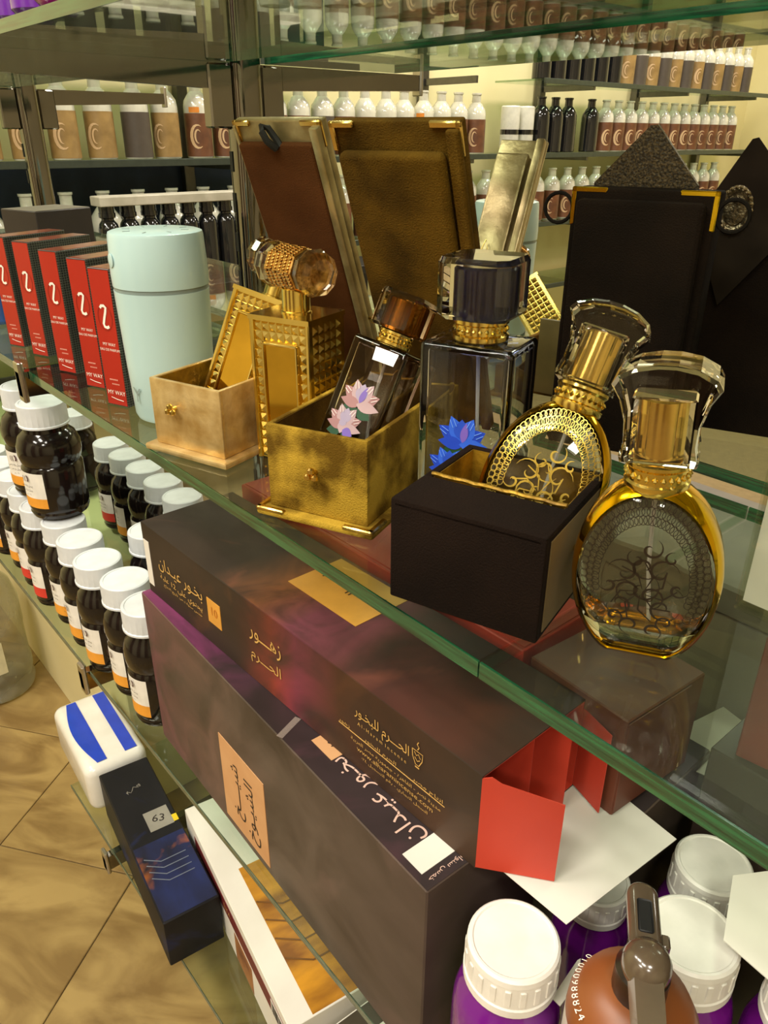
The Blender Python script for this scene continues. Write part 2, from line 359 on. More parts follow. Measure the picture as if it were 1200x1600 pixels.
def red_carton(loc, rz, label):
    t = thing('perfume_carton', label, 'perfume box', loc, rz, 'red perfume cartons in a row')
    W, D, H = .027, .085, .124
    mb = MB(); mb.rbox(0, W, 0, D, 0, H, r=.0006, e=.0004, seg=1, eseg=1, mi=1)
    mb.build('carton', [M_red, M_side, M_redtop], t)
    MB().box(.0014, W-.0014, -.0003, .0, .001, H-.001).build('front_panel', M_red, t)
    MB().box(.0014, W-.0014, .002, D-.002, H, H+.0003).build('top_panel', M_redtop, t)
    s = MB(); pts = []   # ribbon-like numeral
    pts = [(-.0042, .0075), (-.0025, .0096), (.0008, .0098), (.0026, .0082), (.0016, .0045), (-.0006, -.001), (-.0024, -.0062), (-.0014, -.0088), (.0014, -.0094), (.0040, -.0082)]
    s.ribbon(pts, .0026); s.build('numeral_print', M_letw, t, (W*.52, -.0004, H*.665), UP, smooth=0)
    s = MB(); s.ribbon([(.0085*math.cos(2*math.pi*k/28), .0115*math.sin(2*math.pi*k/28)) for k in range(29)], .0006)
    s.build('ring_print', mat('dark_red_print', '#8a2418', .4), t, (W*.52, -.0003, H*.66), UP, smooth=0)
    lettering('MY WAY', .0040, M_letw, t, (W*.52, -.0004, H*.465), UP)
    lettering('EAU DE PARFUM', .0033, M_letw, t, (W*.52, -.0004, H*.425), UP)
    lettering('MY WAY', .0056, M_letw, t, (W*.52, -.0004, H*.10), UP)
    s = MB(); s.ribbon([(-.007, -.0045), (0, -.006), (.008, -.0068)], .0007); s.build('underline_print', M_letw, t, (W*.52, -.0004, H*.10), UP, smooth=0)
    fp_ = MB()
    for q in range(5): fp_.box(W*.30+.0021*q, W*.30+.0021*q+.0014, -.0004, 0, H*.196, H*.206).box(W*.38+.0019*q, W*.38+.0019*q+.0012, -.0004, 0, H*.163, H*.172)
    tag(fp_.build('fine_print', mat('pale_red_print', '#d8a08e', .5), t), kind='stuff')
    return t
carton_px = [(16, 539), (52, 554), (93, 580), (136, 603), (169, 631)]
labs = ['red perfume carton at the far left end of the row', 'second red perfume carton from the left end', 'middle one of the five red perfume cartons',
        'red perfume carton fourth from the left, beside the last one', 'red perfume carton with mesh side right beside the pale humidifier']
base = None
for (px, py), lb in zip(carton_px, labs):
    p = at(px, py, z=ZM); rz = R(21)
    if base is None: base = red_carton((p.x, p.y, ZM+.0005), rz, lb)
    else: dup(base, (p.x, p.y, ZM+.0005), rz, lb)
# dark carton behind the red row and a small blue bottle
p = at(2, 470, z=ZM)
t = thing('dark_carton', 'plain dark brown carton with paler top behind the red cartons', 'box', (-1.20, .33, ZM+.0005), R(18))
MB().rbox(0, .075, 0, .09, 0, .135, r=.001, seg=1, eseg=1).build('carton', mat('dark_brown_card', '#2b2320', .5), t)
MB().box(.001, .074, .001, .089, .135, .1355).build('top_flap', mat('pale_top', '#6f675a', .7), t)  # top in a paler tone than the sides
t = thing('blue_jar', 'small blue plastic jar at the left end behind the first red carton', 'jar', (-1.125, .285, ZM+.0005))
MB().lathe([(.017, 0), (.020, .004), (.020, .045), (.014, .052)], 20).build('jar_body', mat('blue_plastic', '#2a4c86', .3), t)
MB().lathe([(.0155, .052), (.0155, .066), (.013, .068)], 20).build('lid', mat('blue_plastic', '#2a4c86', .3), t)

# --- pale humidifier cylinders
M_mint = mat('mint_plastic', '#b2cfce', .32, col2='#aecbca', scale=6, coat=.25)
M_mintd = mat('grey_groove', '#7f908c', .4)
def humidifier(loc, label, rz=0):
    t = thing('humidifier', label, 'humidifier', loc, rz)
    MB().lathe([(.030, 0), (.0335, .002), (.0352, .006), (.0372, .05), (.0392, .112)], 48).build('tank', M_mint, t)
    MB().lathe([(.0388, .112), (.0388, .1155)], 48).build('groove', M_mintd, t)
    MB().lathe([(.0394, .1155), (.0398, .125), (.0384, .155), (.0376, .1575), (.0350, .1585), (.0, .1585)], 48, cap1=False).build('cap', M_mint, t)
    g = MB()
    for k in range(8):
        a = 2*math.pi*k/8; g.M = Matrix.Rotation(a, 4, 'Z'); g.box(.022, .028, -.0006, .0006, .1585, .1588)
    g.build('vent_marks', M_mintd, t)
    MB().lathe([(.0055, 0), (.0055, .0006), (.0048, .0008)], 20).build('button', M_mint, t, (.0395*math.cos(R(-95)), .0395*math.sin(R(-95)), .137), (R(90), 0, R(-5)))
    lettering('Y', .018, M_mintd, t, (.0366*math.cos(R(-80)), .0366*math.sin(R(-80))-.0012, .026), (R(88), 0, R(10)), name='logo')
    return t
humidifier((-.630, .2895, ZM+.0005), 'pale mint cylindrical humidifier standing beside the red cartons')
hp = at(822, 352, z=ZM+.158); humidifier((-.662, .758, ZM+.0005), 'pale mint humidifier far behind, beside the leaning studded bottle', R(40))

# --- fabric and leather
M_gleather = mat('gold_leather', '#d8bd84', .34, .6, col2='#b89658', scale=55, bump=.35, bscale=110)
M_gsilver = mat('pale_gold_leather', '#b9a77c', .36, .6, col2='#8e7c52', scale=40, bump=.3, bscale=90)
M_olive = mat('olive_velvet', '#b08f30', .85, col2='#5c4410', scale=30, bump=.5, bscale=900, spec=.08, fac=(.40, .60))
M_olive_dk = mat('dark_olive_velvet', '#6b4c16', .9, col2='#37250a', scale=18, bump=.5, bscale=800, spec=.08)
M_brownv = mat('brown_velvet', '#643c1f', .85, col2='#4a2a14', scale=10, bump=.4, bscale=900, spec=.08)
M_blackv = mat('black_velvet', '#1c120c', .95, col2='#120b07', scale=14, bump=.4, bscale=900, sheen=.02, spec=.1)
M_goldcloth = mat('gold_lining', '#a98424', .4, .55, col2='#6d5214', scale=60, bump=.3, bscale=300)
def corner_piece(par, x, y, sx, sy, z, s=.017, w=.0045, m=M_brass):
    """L-shaped metal corner on a panel in local XY"""
    mb = MB(); x1, y1 = x+sx*s, y+sy*s
    mb.rbox(min(x, x1), max(x, x1), min(y, y+sy*w), max(y, y+sy*w), z-.001, z+.0022, r=.0008, seg=1, eseg=1)
    mb.rbox(min(x, x+sx*w), max(x, x+sx*w), min(y, y1), max(y, y1), z-.001, z+.0022, r=.0008, seg=1, eseg=1)
    return mb.build('metal_corner', m, par)
def tray(name, label, loc, rz, w, d, h, mo, mi, base=True, t=.004, knob=None, pad=.007):
    """open-topped drawer-like box on a wider base plate"""
    o = thing(name, label, 'box', loc, rz)
    z = .005 if base else 0.
    if base:
        MB().rbox(-pad, w+pad, -pad, d+pad, 0, z, r=.002, e=.0016, seg=2).build('base_plate', mo, o)
    MB().rbox(0, w, 0, t, z, z+h, r=.0012, seg=2).build('front_wall', mo, o)
    MB().rbox(0, w, d-t, d, z, z+h, r=.0012, seg=2).build('back_wall', mo, o)
    MB().rbox(0, t, t*.5, d-t*.5, z, z+h, r=.0012, seg=2).build('side_wall', mo, o)
    MB().rbox(w-t, w, t*.5, d-t*.5, z, z+h, r=.0012, seg=2).build('side_wall', mo, o)
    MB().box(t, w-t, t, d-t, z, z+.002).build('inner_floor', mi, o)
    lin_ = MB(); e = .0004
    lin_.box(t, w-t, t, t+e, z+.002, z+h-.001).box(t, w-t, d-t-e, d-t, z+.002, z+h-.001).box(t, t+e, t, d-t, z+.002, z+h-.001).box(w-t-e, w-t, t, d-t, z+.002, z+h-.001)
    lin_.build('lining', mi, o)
    return o
# gold leather tray
gB = at(245.5, 691, z=ZM+.005); GA = R(18)
gt = tray('gold_leather_box', 'small gold leather box with gold knob holding a leaning studded bottle', (gB.x, gB.y, ZM+.0005), GA, .073, .125, .054, M_gleather, M_goldcloth)
kb = MB()
for k in range(3):
    a = R(90+120*k); kb.M = Matrix.Translation((.0028*math.cos(a), -.006, .0028*math.sin(a))); kb.lathe([(.001, -.0022), (.0024, -.0012), (.0024, .0012), (.001, .0022)], 10)
kb.M = Matrix.Identity(4); kb.tube([(0, 0, 0), (0, -.006, 0)], .0018, 8)
knob_me = kb.mesh('knob', M_gold)
put('knob', knob_me, gt, (.026, 0, .038))
# olive velvet tray
oB = at(422.5, 789.4, z=ZM+.005); OA = R(23)
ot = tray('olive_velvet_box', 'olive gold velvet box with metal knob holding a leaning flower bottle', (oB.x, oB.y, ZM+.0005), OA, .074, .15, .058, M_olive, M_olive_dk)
put('knob', MB().lathe([(.0, .0)], 3).mesh('knob', M_brass) if False else knob_me.copy(), ot, (.037, 0, .036)).data.materials[0] = M_brass
for x, sx in ((-.007, 1), (.081, -1)): corner_piece(ot, x, -.0074, sx, 1, .004, .022, .004)
# black velvet tray, its knob end to the right
bB = at(608.5, 931.3, z=ZM); BA = R(17.6)
bt = tray('black_velvet_box', 'black velvet box with gold lining holding the leaning oval bottle', (bB.x, bB.y, ZM+.0005), BA, .086, .092, .060, M_blackv, M_goldcloth, base=False, t=.005)
MB().rbox(.0, .086, .0, .037, .0535, .0605, r=.003, e=.003).build('padded_rim', M_blackv, bt)
MB().rbox(.0860, .0866, .006, .086, .004, .056, r=.0003, seg=1, eseg=1).build('end_panel', mat('olive_brown_velvet', '#5a4a28', .85), bt)
put('knob', knob_me, bt, (.0866, .043, .036), (0, 0, R(90)))
sc = MB(); pts = []
for k in range(60):
    pts.append((.004+.078*k/59, .0378+.0002*math.sin(k*.9), .0608+.0002*math.sin(k*.55)))
sc.tube(pts, .0012, 6); sc.build('gold_cord', M_goldcloth, bt)

# --- tall case lids
def frame(o, u, v):
    u = Vector(u).normalized(); v = Vector(v).normalized(); n = u.cross(v)
    return Matrix(((u.x, v.x, n.x, o[0]), (u.y, v.y, n.y, o[1]), (u.z, v.z, n.z, o[2]), (0, 0, 0, 1)))
LEAN = Vector((.216, -.626, 1.558)).normalized()
def lid_frame(T1, depth):
    T = CAM + ray(*T1)*(depth/F_PX); L = (T.z-ZM)/LEAN.z
    return frame(T-LEAN*L + Vector((0, 0, .0022)), (.945, .326, 0), LEAN), L
# gold leather lid
Mx, L = lid_frame((365, 193), .615); Wd = .085
o = thing('gold_case_lid', 'tall gold leather case lid with brown velvet pouch and black pull loop', 'case lid', M=Mx)
MB().rbox(0, Wd, 0, L, -.008, 0, r=.0015).build('back_panel', M_gsilver, o)
MB().rbox(.0035, Wd-.0085, .004, L*.94, 0, .008, r=.002).build('velvet_pouch', M_brownv, o)
MB().rbox(Wd-.0075, Wd, 0, L*.99, 0, .009, r=.0012).build('side_rim', M_gsilver, o)
MB().rbox(0, .0028, 0, L*.99, 0, .004, r=.001).build('side_rim', M_gsilver, o)
corner_piece(o, -.0006, L+.0006, 1, -1, .0005, .017); corner_piece(o, Wd+.0006, L+.0006, -1, -1, .0005, .020)
lp = MB(); lp.tube([(.043, L*.93, .009), (.039, L*.96, .013), (.036, L*.985, .012), (.034, L*.995, .009), (.037, L*.985, .005), (.041, L*.95, .004), (.045, L*.93, .006)], .0028, 6)
lp.build('pull_loop', mat('black_ribbon', '#15110e', .7), o)
put('knob', knob_me, o, (Wd+.003, L*.34, .004), (0, 0, R(90)))
# olive velvet lid
Mx, L = lid_frame((515, 195), .53); Wd = .100
o = thing('olive_case_lid', 'tall olive velvet case lid with padded pouch and gold corners', 'case lid', M=Mx)
MB().rbox(0, Wd, 0, L, -.008, 0, r=.002).build('back_panel', M_olive_dk, o)
MB().rbox(.006, Wd-.012, .004, L*.93, 0, .010, r=.005, e=.004, seg=4, eseg=3).build('velvet_pouch', M_olive_dk, o)
MB().rbox(Wd-.010, Wd, 0, L*.985, 0, .006, r=.002).build('side_rim', M_olive_dk, o)
corner_piece(o, -.0006, L+.0006, 1, -1, .0005, .020); corner_piece(o, Wd+.0006, L+.0006, -1, -1, .0005, .023)
# black velvet lid, upright
T = CAM + ray(896, 291)*(.56/F_PX); T2 = CAM + ray(867, 559)*(.56/F_PX)
L = T.z-ZM-.001; Wd = .101
Mx = frame((T.x, T.y, ZM+.0005), (.945, .326, 0), (0, 0, 1))
o = thing('black_case_lid', 'tall black velvet case with gold corners and cord bows', 'case lid', M=Mx)
MB().rbox(0, Wd, 0, L, -.03, 0, r=.002).build('back_panel', M_blackv, o)
MB().rbox(.006, Wd-.006, .003, L*.965, 0, .010, r=.004, e=.003, seg=3).build('velvet_pouch', M_blackv, o)
for x, sx in ((-.0006, 1), (Wd+.0006, -1)): corner_piece(o, x, L+.0006, sx, -1, -.002, .026, .004, M_goldy)
for x, s in ((0, -1), (Wd, 1)):
    b = MB(); b.tube([(x+s*.010*(1-math.cos(R(a)))*1.05, L*.925+.0105*math.sin(R(a)), -.003) for a in range(-10, 371, 20)], .0014, 6)
    b.build('cord_bow', mat('black_cord', '#17110d', .8, spec=.1), o)
# woven flap standing behind it
M_mesh = mat('glitter_mesh', '#57452c', .45, .35, col2='#2c2115', scale=700, bump=.4, bscale=500, fac=(.45, .6))
fl1 = MB(); fl1.rings([[(.006, L-.06, zz), (.081, L-.06, zz), (.081, L+.002, zz), (.047, L+.041, zz), (.042, L+.0405, zz), (.006, L+.002, zz)] for zz in (-.036, -.0305)])
fl1.build('mesh_flap', M_mesh, o)
# second black velvet case behind it with a pointed flap and a jewelled brooch
T = CAM + ray(1112, 300)*(.60/F_PX)
Mx = frame((T.x, T.y, ZM+.0005), (.93, .36, 0), (0, 0, 1)); L2 = T.z-ZM
o = thing('black_flap_case', 'black velvet case at right edge with pointed flap and jewelled brooch', 'case lid', M=Mx)
MB().rbox(-.015, .11, 0, L2-.012, -.035, 0, r=.002).build('case_body', M_blackv, o)
f = MB(); f.rings([[(-.008, L2-.02, zz), (.020, L2-.085, zz), (.066, L2-.02, zz), (.050, L2+.012, zz), (.0265, L2+.038, zz), (.0225, L2+.037, zz)] for zz in (.0005, .0045)])
f.build('pointed_flap', mat('dark_suede', '#2a2119', .9, col2='#1d1610', scale=20, spec=.1), o)
br = MB(); br.M = Matrix.Translation((.020, L2-.012, .0045)) @ Matrix.Diagonal((.8, 1.12, 1, 1)); br.lathe([(.0155, 0), (.0155, .002), (.013, .003), (.0105, .0022), (.010, .004), (0.001, .0046)], 28)
bo = br.build('brooch', mat('old_silver', '#8b7d66', .3, .9, col2='#4d4233', scale=90, bump=.6, bscale=300), o)
bead = MB().lathe([(.0004, -.0014), (.0014, -.0007), (.0014, .0007), (.0004, .0014)], 8).mesh('bead', mat('brooch_bead', '#a8987c', .2, .9))
for k in range(22):
    a = 2*math.pi*k/22; put('bead', bead, o, (.020+.8*.0145*math.cos(a), L2-.012+1.12*.0145*math.sin(a), .0075))

# --- studded gold perfume bottles
stud = MB(); stud.rings([[(-.003, 0, -.003), (.003, 0, -.003), (.003, 0, .003), (-.003, 0, .003)], [(-.0002, -.0022, -.0002), (.0002, -.0022, -.0002), (.0002, -.0022, .0002), (-.0002, -.0022, .0002)]])
stud_me = stud.mesh('stud', M_gold, smooth=0)
M_mirror = mat('gold_mirror', '#d8ab3c', .05, 1.)
def weave_mat():
    m = mat('gold_weave', '#e0b46a', .24, 1., col2='#9c6d2a', scale=300)
    return m
M_weave = weave_mat()
M_weave_slot = mat('weave_slot', '#5d3b14', .5, .6)
def studded_bottle(label, M=None, loc=None, rz=0, cap_turn=R(-22)):
    t = thing('studded_perfume_bottle', label, 'perfume bottle', loc or (0, 0, 0), rz, M=M)
    W, D, H = .053, .047, .112
    b = MB(); b.rbox(0, W, .0022, D-.0022, 0, H-.0008, r=.001, e=.0008, seg=1, eseg=1)
    b.build('body', M_gold, t)
    # chamfered corner posts and rim frame
    for x in (0, W-.0035):
        MB().rbox(x, x+.0035, 0, .004, 0, H, r=.0008, seg=1, eseg=1).build('corner_post', M_gold, t)
        MB().rbox(x, x+.0035, D-.004, D, 0, H, r=.0008, seg=1, eseg=1).build('corner_post', M_gold, t)
    MB().box(-.0004, W+.0004, -.0004, D+.0004, H-.0035, H).build('rim', M_gold, t)
    n = 7; px = (W-.007)/n; nr = 15; pz = (H-.006)/nr
    for r in range(nr):
        for c in range(n):
            if r < 2 or r > nr-2 or c in (0, n-1):
                put('stud', stud_me, t, (.0035+px*(c+.5), .0022, H-.0045-pz*(r+.5))).scale = (px/.0062, 1, pz/.0062)
    for r in range(nr):
        for c in range(5):
            q = put('stud', stud_me, t, (W-.0002, .0045+(D-.009)*(c+.5)/5, H-.0045-pz*(r+.5)), (0, 0, R(90))); q.scale = ((D-.009)/5/.0062, 1, pz/.0062)
    x0, x1, z0, z1 = .0035+px+.0006, W-.0035-px-.0006, .0045+pz, H-.0045-2*pz-.0006
    fr = MB()
    for (a, b_, c, d) in ((x0, x0+.002, z0, z1), (x1-.002, x1, z0, z1), (x0, x1, z1-.002, z1), (x0, x1, z0, z0+.002)): fr.rbox(a, b_, -.0006, .0026, c, d, r=.0005, seg=1, eseg=1)
    fr.build('window_frame', M_gold, t)
    MB().box(x0+.0018, x1-.0018, .0012, .0024, z0+.0018, z1-.0018).build('mirror_panel', M_mirror, t)
    MB().lathe([(.0115, H), (.0115, H+.001), (.0105, H+.0015), (.0105, H+.017), (.0115, H+.018)], 24, W/2, D/2).build('neck', M_gold, t)
    cap = MB(); cap.M = Matrix.Translation((W/2, D/2, H+.0305)) @ Matrix.Rotation(cap_turn, 4, 'Z') @ Matrix.Rotation(R(90), 4, 'Y')
    cap.lathe([(.0150, -.0175), (.0158, -.0165), (.0158, .0165), (.0150, .0175)], 8)
    cp = cap.build('cap_barrel', M_weave, t, smooth=20)
    kn = MB()
    for i in range(8):
        for a in range(5):
            for zrow in range(6):
                ang = 2*math.pi*(i+.5)/8; apo = .0158*math.cos(math.pi/8)+.0002
                kn.M = cap.M @ Matrix.Rotation(ang, 4, 'Z') @ Matrix.Translation((apo, (a-2)*.0023+(.0006 if zrow % 2 else -.0006), -.0138+zrow*.0055))
                kn.rbox(-.0002, .0007, -.0009, .0009, -.0018, .0018, r=.0003, seg=1, eseg=1)
    tag(kn.build('woven_links', M_weave, cp), kind='stuff')
    for s in (-1, 1):
        e = MB(); e.M = cap.M @ Matrix.Rotation(R(90) if s < 0 else R(-90), 4, 'Z') @ (Matrix.Identity(4) if s > 0 else Matrix.Rotation(R(180), 4, 'X'))
        e.lathe([(.0128, .0172), (.0158, .0215), (.0168, .027), (.0150, .0325), (.0105, .0355)], 10)
        e.build('crystal_end', M_crystal, t, smooth=0)
    return t
gp = at(404, 716, z=ZM)
studded_bottle('upright gold studded perfume bottle with woven cap and crystal ends', loc=(gp.x-.002, gp.y+.001, ZM+.0005), rz=R(20))
# leaning one stands in the gold tray
def lean_matrix(base, rz, tilt, axis):
    return Matrix.Translation(base) @ Matrix.Rotation(tilt, 4, axis) @ Matrix.Rotation(rz, 4, 'Z')
VIEWH = Vector((-math.sin(YAW), math.cos(YAW), 0))
def lean_to(base, px, yaw, H):
    """rests at base and leans so that its front left top edge meets the line of sight through px; returns matrix"""
    d = ray(*px).normalized(); T = CAM + d*((base-CAM).dot(d)); z = (T-base); k = z.length/H; z.normalize()
    x = Vector((math.cos(yaw), math.sin(yaw), 0)); x = (x - z*x.dot(z)).normalized(); y = z.cross(x)
    return Matrix(((x.x*k, y.x*k, z.x*k, base.x), (x.y*k, y.y*k, z.y*k, base.y), (x.z*k, y.z*k, z.z*k, base.z), (0, 0, 0, 1)))
def in_box(o, a, u, v, z): return Vector((o.x+u*math.cos(a)-v*math.sin(a), o.y+u*math.sin(a)+v*math.cos(a), z))
studded_bottle('gold studded perfume bottle leaning inside the gold leather box', M=lean_to(in_box(gB, GA, .005, .042, ZM+.022), (366, 443), R(24), .112), cap_turn=R(-10))
# --- square glass flower bottles
def petal(L, wd, ang, cx, cy, n=7, tip=.5):
    pts = []
    for k in range(n+1):
        t = k/n; r = wd*math.sin(math.pi*min(1, t**.8))*.5; pts.append((t*L, r))
    lo = [(x, -y) for x, y in reversed(pts[1:-1])]
    out = []
    for x, y in pts+lo:
        c, s = math.cos(ang), math.sin(ang); out.append((cx+c*x-s*y, cy+s*x+c*y))
    return out
def flower_print(par, cx, cz, y, pal, s=1., open_=False):
    """lotus-like printed flower in the local XZ plane, petals as flat print"""
    o = MB(); k = 0
    def add(L, wd, deg, dx, dz, mi):
        nonlocal k
        k += 1; P = petal(L*s, wd*s, R(deg), dx*s, dz*s); o.poly([(px, pz, .0002+k*.00006) for px, pz in P], mi)
    add(.010, .007, 200, 0, -.003, 2); add(.010, .007, -20, 0, -.003, 2)
    for deg, mi in ((150, 0), (30, 0), (115, 1), (65, 1)): add(.0125, .0075, deg, 0, 0, mi)
    add(.0095, .0075, 90, .0, .001, 3)
    add(.0120, .006, 178, .001, -.001, 0); add(.0140, .006, 2, -.001, -.001, 1)
    if open_:
        add(.0075, .006, 270, 0, .002, 1); add(.005, .005, 100, 0, -.001, 3); add(.0075, .0062, -10, .001, -.003, 4)
    else: add(.0095, .0035, 80, .0005, 0, 4)
    v = MB()
    ob = o.build('flower_print', [mat(n, c, .45) for n, c in pal], par, (cx, y, cz), UP, smooth=0)
    for deg in (150, 115, 65, 30):
        a = R(deg)
        for da in (-.12, .12):
            v.ribbon([((.0075*s)*math.cos(a+da), (.0075*s)*math.sin(a+da)), ((.0112*s)*math.cos(a+da*.6), (.0112*s)*math.sin(a+da*.6))], .00035*s, h=.0012)
    v.build('petal_veins', mat(*pal[5], .5), ob, smooth=0)
    return ob
PAL_BLUE = [('blue_petal', '#1c46c8'), ('blue_petal_light', '#2f66e6'), ('green_leaf', '#1c4a2c'), ('blue_petal_mid', '#2350cf'), ('violet_petal', '#7b62c8'), ('petal_vein_blue', '#6fa0ff')]
PAL_PINK = [('pink_petal', '#a67a7a'), ('pink_petal_light', '#b99da0'), ('green_leaf_dark', '#1f4a30'), ('mauve_petal', '#a99cb4'), ('lilac_petal', '#7a62b4'), ('petal_vein_white', '#f2e6e2')]
def hollow_box(mb, W, D, z0, z1, r, wall, floor):
    mb.rbox(0, W, 0, D, z0, z1, r=r, e=.003, seg=4, eseg=3)
    inner = MB(); inner.rbox(wall, W-wall, wall, D-wall, z0+floor, z1-wall, r=r*.6, e=.002, seg=3, eseg=2)
    return inner
def flower_bottle(label, gm, capm, corem, pal, M=None, loc=None, rz=0, W=.055, D=.050, H=.098, cs=1., fs=1., fz=.039):
    t = thing('flower_perfume_bottle', label, 'perfume bottle', loc or (0, 0, 0), rz, M=M)
    o = MB(); inn = hollow_box(o, W, D, 0, H, .004, .0045, .009)
    # cavity walls wound inwards so the glass reads as a shell
    me_o = o.mesh('glass_body', gm); me_i = inn.mesh('cavity', gm)
    bm = bmesh.new(); bm.from_mesh(me_o); b2 = bmesh.new(); b2.from_mesh(me_i); bmesh.ops.reverse_faces(b2, faces=b2.faces)
    tmp = bpy.data.meshes.new('tmp'); b2.to_mesh(tmp); bm.from_mesh(tmp); bm.to_mesh(me_o); bm.free(); b2.free()
    bpy.data.meshes.remove(tmp); bpy.data.meshes.remove(me_i)
    put('glass_body', me_o, t)
    tb = MB(); tb.tube([(W/2, D/2, H-.006), (W/2+.002, D/2, .06), (W/2+.010, D/2+.004, .022), (W/2+.013, D/2+.006, .0105)], .0013, 6)
    tb.build('spray_tube', mat('tube_plastic', '#cfd2cc', .4), t)
    CM = Matrix.Translation((W/2, D/2, H)) @ Matrix.Diagonal((cs, cs, cs, 1))
    k_ = MB(); k_.M = CM; k_.lathe([(.0155, 0), (.0165, .001), (.0165, .0035), (.0150, .0045), (.0150, .0095), (.0162, .0105), (.0162, .0125), (.014, .0135)], 32); k_.build('collar', M_gold, t)
    cb = MB()
    for k in range(26):
        a = 2*math.pi*k/26; cb.M = CM @ Matrix.Translation((.0152*math.cos(a), .0152*math.sin(a), .007)); cb.lathe([(.0003, -.0014), (.0014, 0), (.0003, .0014)], 6)
    tag(cb.build('collar_beads', M_gold, t), kind='stuff')
    c = MB(); s = .0215; c.M = CM
    c.rings([[(x*k, y*k, z) for x, y in ((-s, -s*.72), (-s*.72, -s), (s*.72, -s), (s, -s*.72), (s, s*.72), (s*.72, s), (-s*.72, s), (-s, s*.72))] for z, k in ((.0136, .90), (.016, 1), (.044, 1), (.047, .93))])
    c.build('crystal_cap', capm, t, smooth=0)
    k_ = MB(); k_.M = CM; k_.lathe([(.0145, .0145), (.0145, .0405), (.013, .042)], 28); k_.build('cap_core', corem, t)
    flower_print(t, W*.52, fz, -.0006, pal, 1.45*fs)
    flower_print(t, W*.40, .001+fz-.021*fs, -.0009, pal, 1.3*fs, True)
    return t
M_glass_blue = glass('blue_shoulder_glass', '#fbfdfe', 0., 1.45, '#6478d0', .090, .122)
M_glass_brown = glass('brown_shoulder_glass', '#fcf8f2', 0., 1.45, '#a98c78', .070, .106)
bp = at(648, 800, z=ZM)
bl = flower_bottle('clear square perfume bottle with blue flowers, navy capped, standing upright', M_glass_blue, M_crystal, mat('navy_core', '#11142e', .2, coat=.5), PAL_BLUE, loc=(bp.x, bp.y, ZM+.0005), rz=R(21), W=.061, D=.048, H=.116, cs=1.06, fz=.056)
flower_bottle('clear square perfume bottle with pink flowers leaning inside the olive velvet box', M_glass_brown, glass('smoky_crystal', '#d9c6b4', 0., 1.5), mat('bronze_core', '#a06a22', .22, 1.), PAL_PINK,
              M=lean_to(in_box(oB, OA, .005, .036, ZM+.021), (553, 518), R(23), .106), W=.047, D=.040, H=.106, cs=.82, fs=.95, fz=.060)

# --- oval bottles with gold rim and scrollwork
def oval_outline(a, h, n=56, cut=.10, k=1.):
    """egg outline in XZ; flat foot at z=0"""
    out = []
    for i in range(n):
        t = 2*math.pi*i/n; x = a*math.sin(t); z = h*.47 + (h*.53)*math.cos(t) if math.cos(t) > 0 else h*.47 + (h*.53)*math.cos(t)
        wx = 1 - .10*math.cos(t) if False else 1.
        z = max(z, 0.)
        out.append((x*wx, z))
    return out
def scale_outline(P, k, c): return [(x*k, c+(z-c)*k) for x, z in P]
M_rim = mat('gilded_rim', '#f2c40c', .12, 1., col2='#d8a208', scale=10)
M_ovglass = glass('oval_glass', '#fdfbf4', 0., 1.42)
def spiral(cx, cy, r0, a0, turns, sgn=1, n=18, grow=.15):
    return [(cx+r0*(grow+(1-grow)*k/(n-1))*math.cos(a0+sgn*turns*2*math.pi*k/(n-1)), cy+r0*(grow+(1-grow)*k/(n-1))*math.sin(a0+sgn*turns*2*math.pi*k/(n-1))) for k in range(n)]
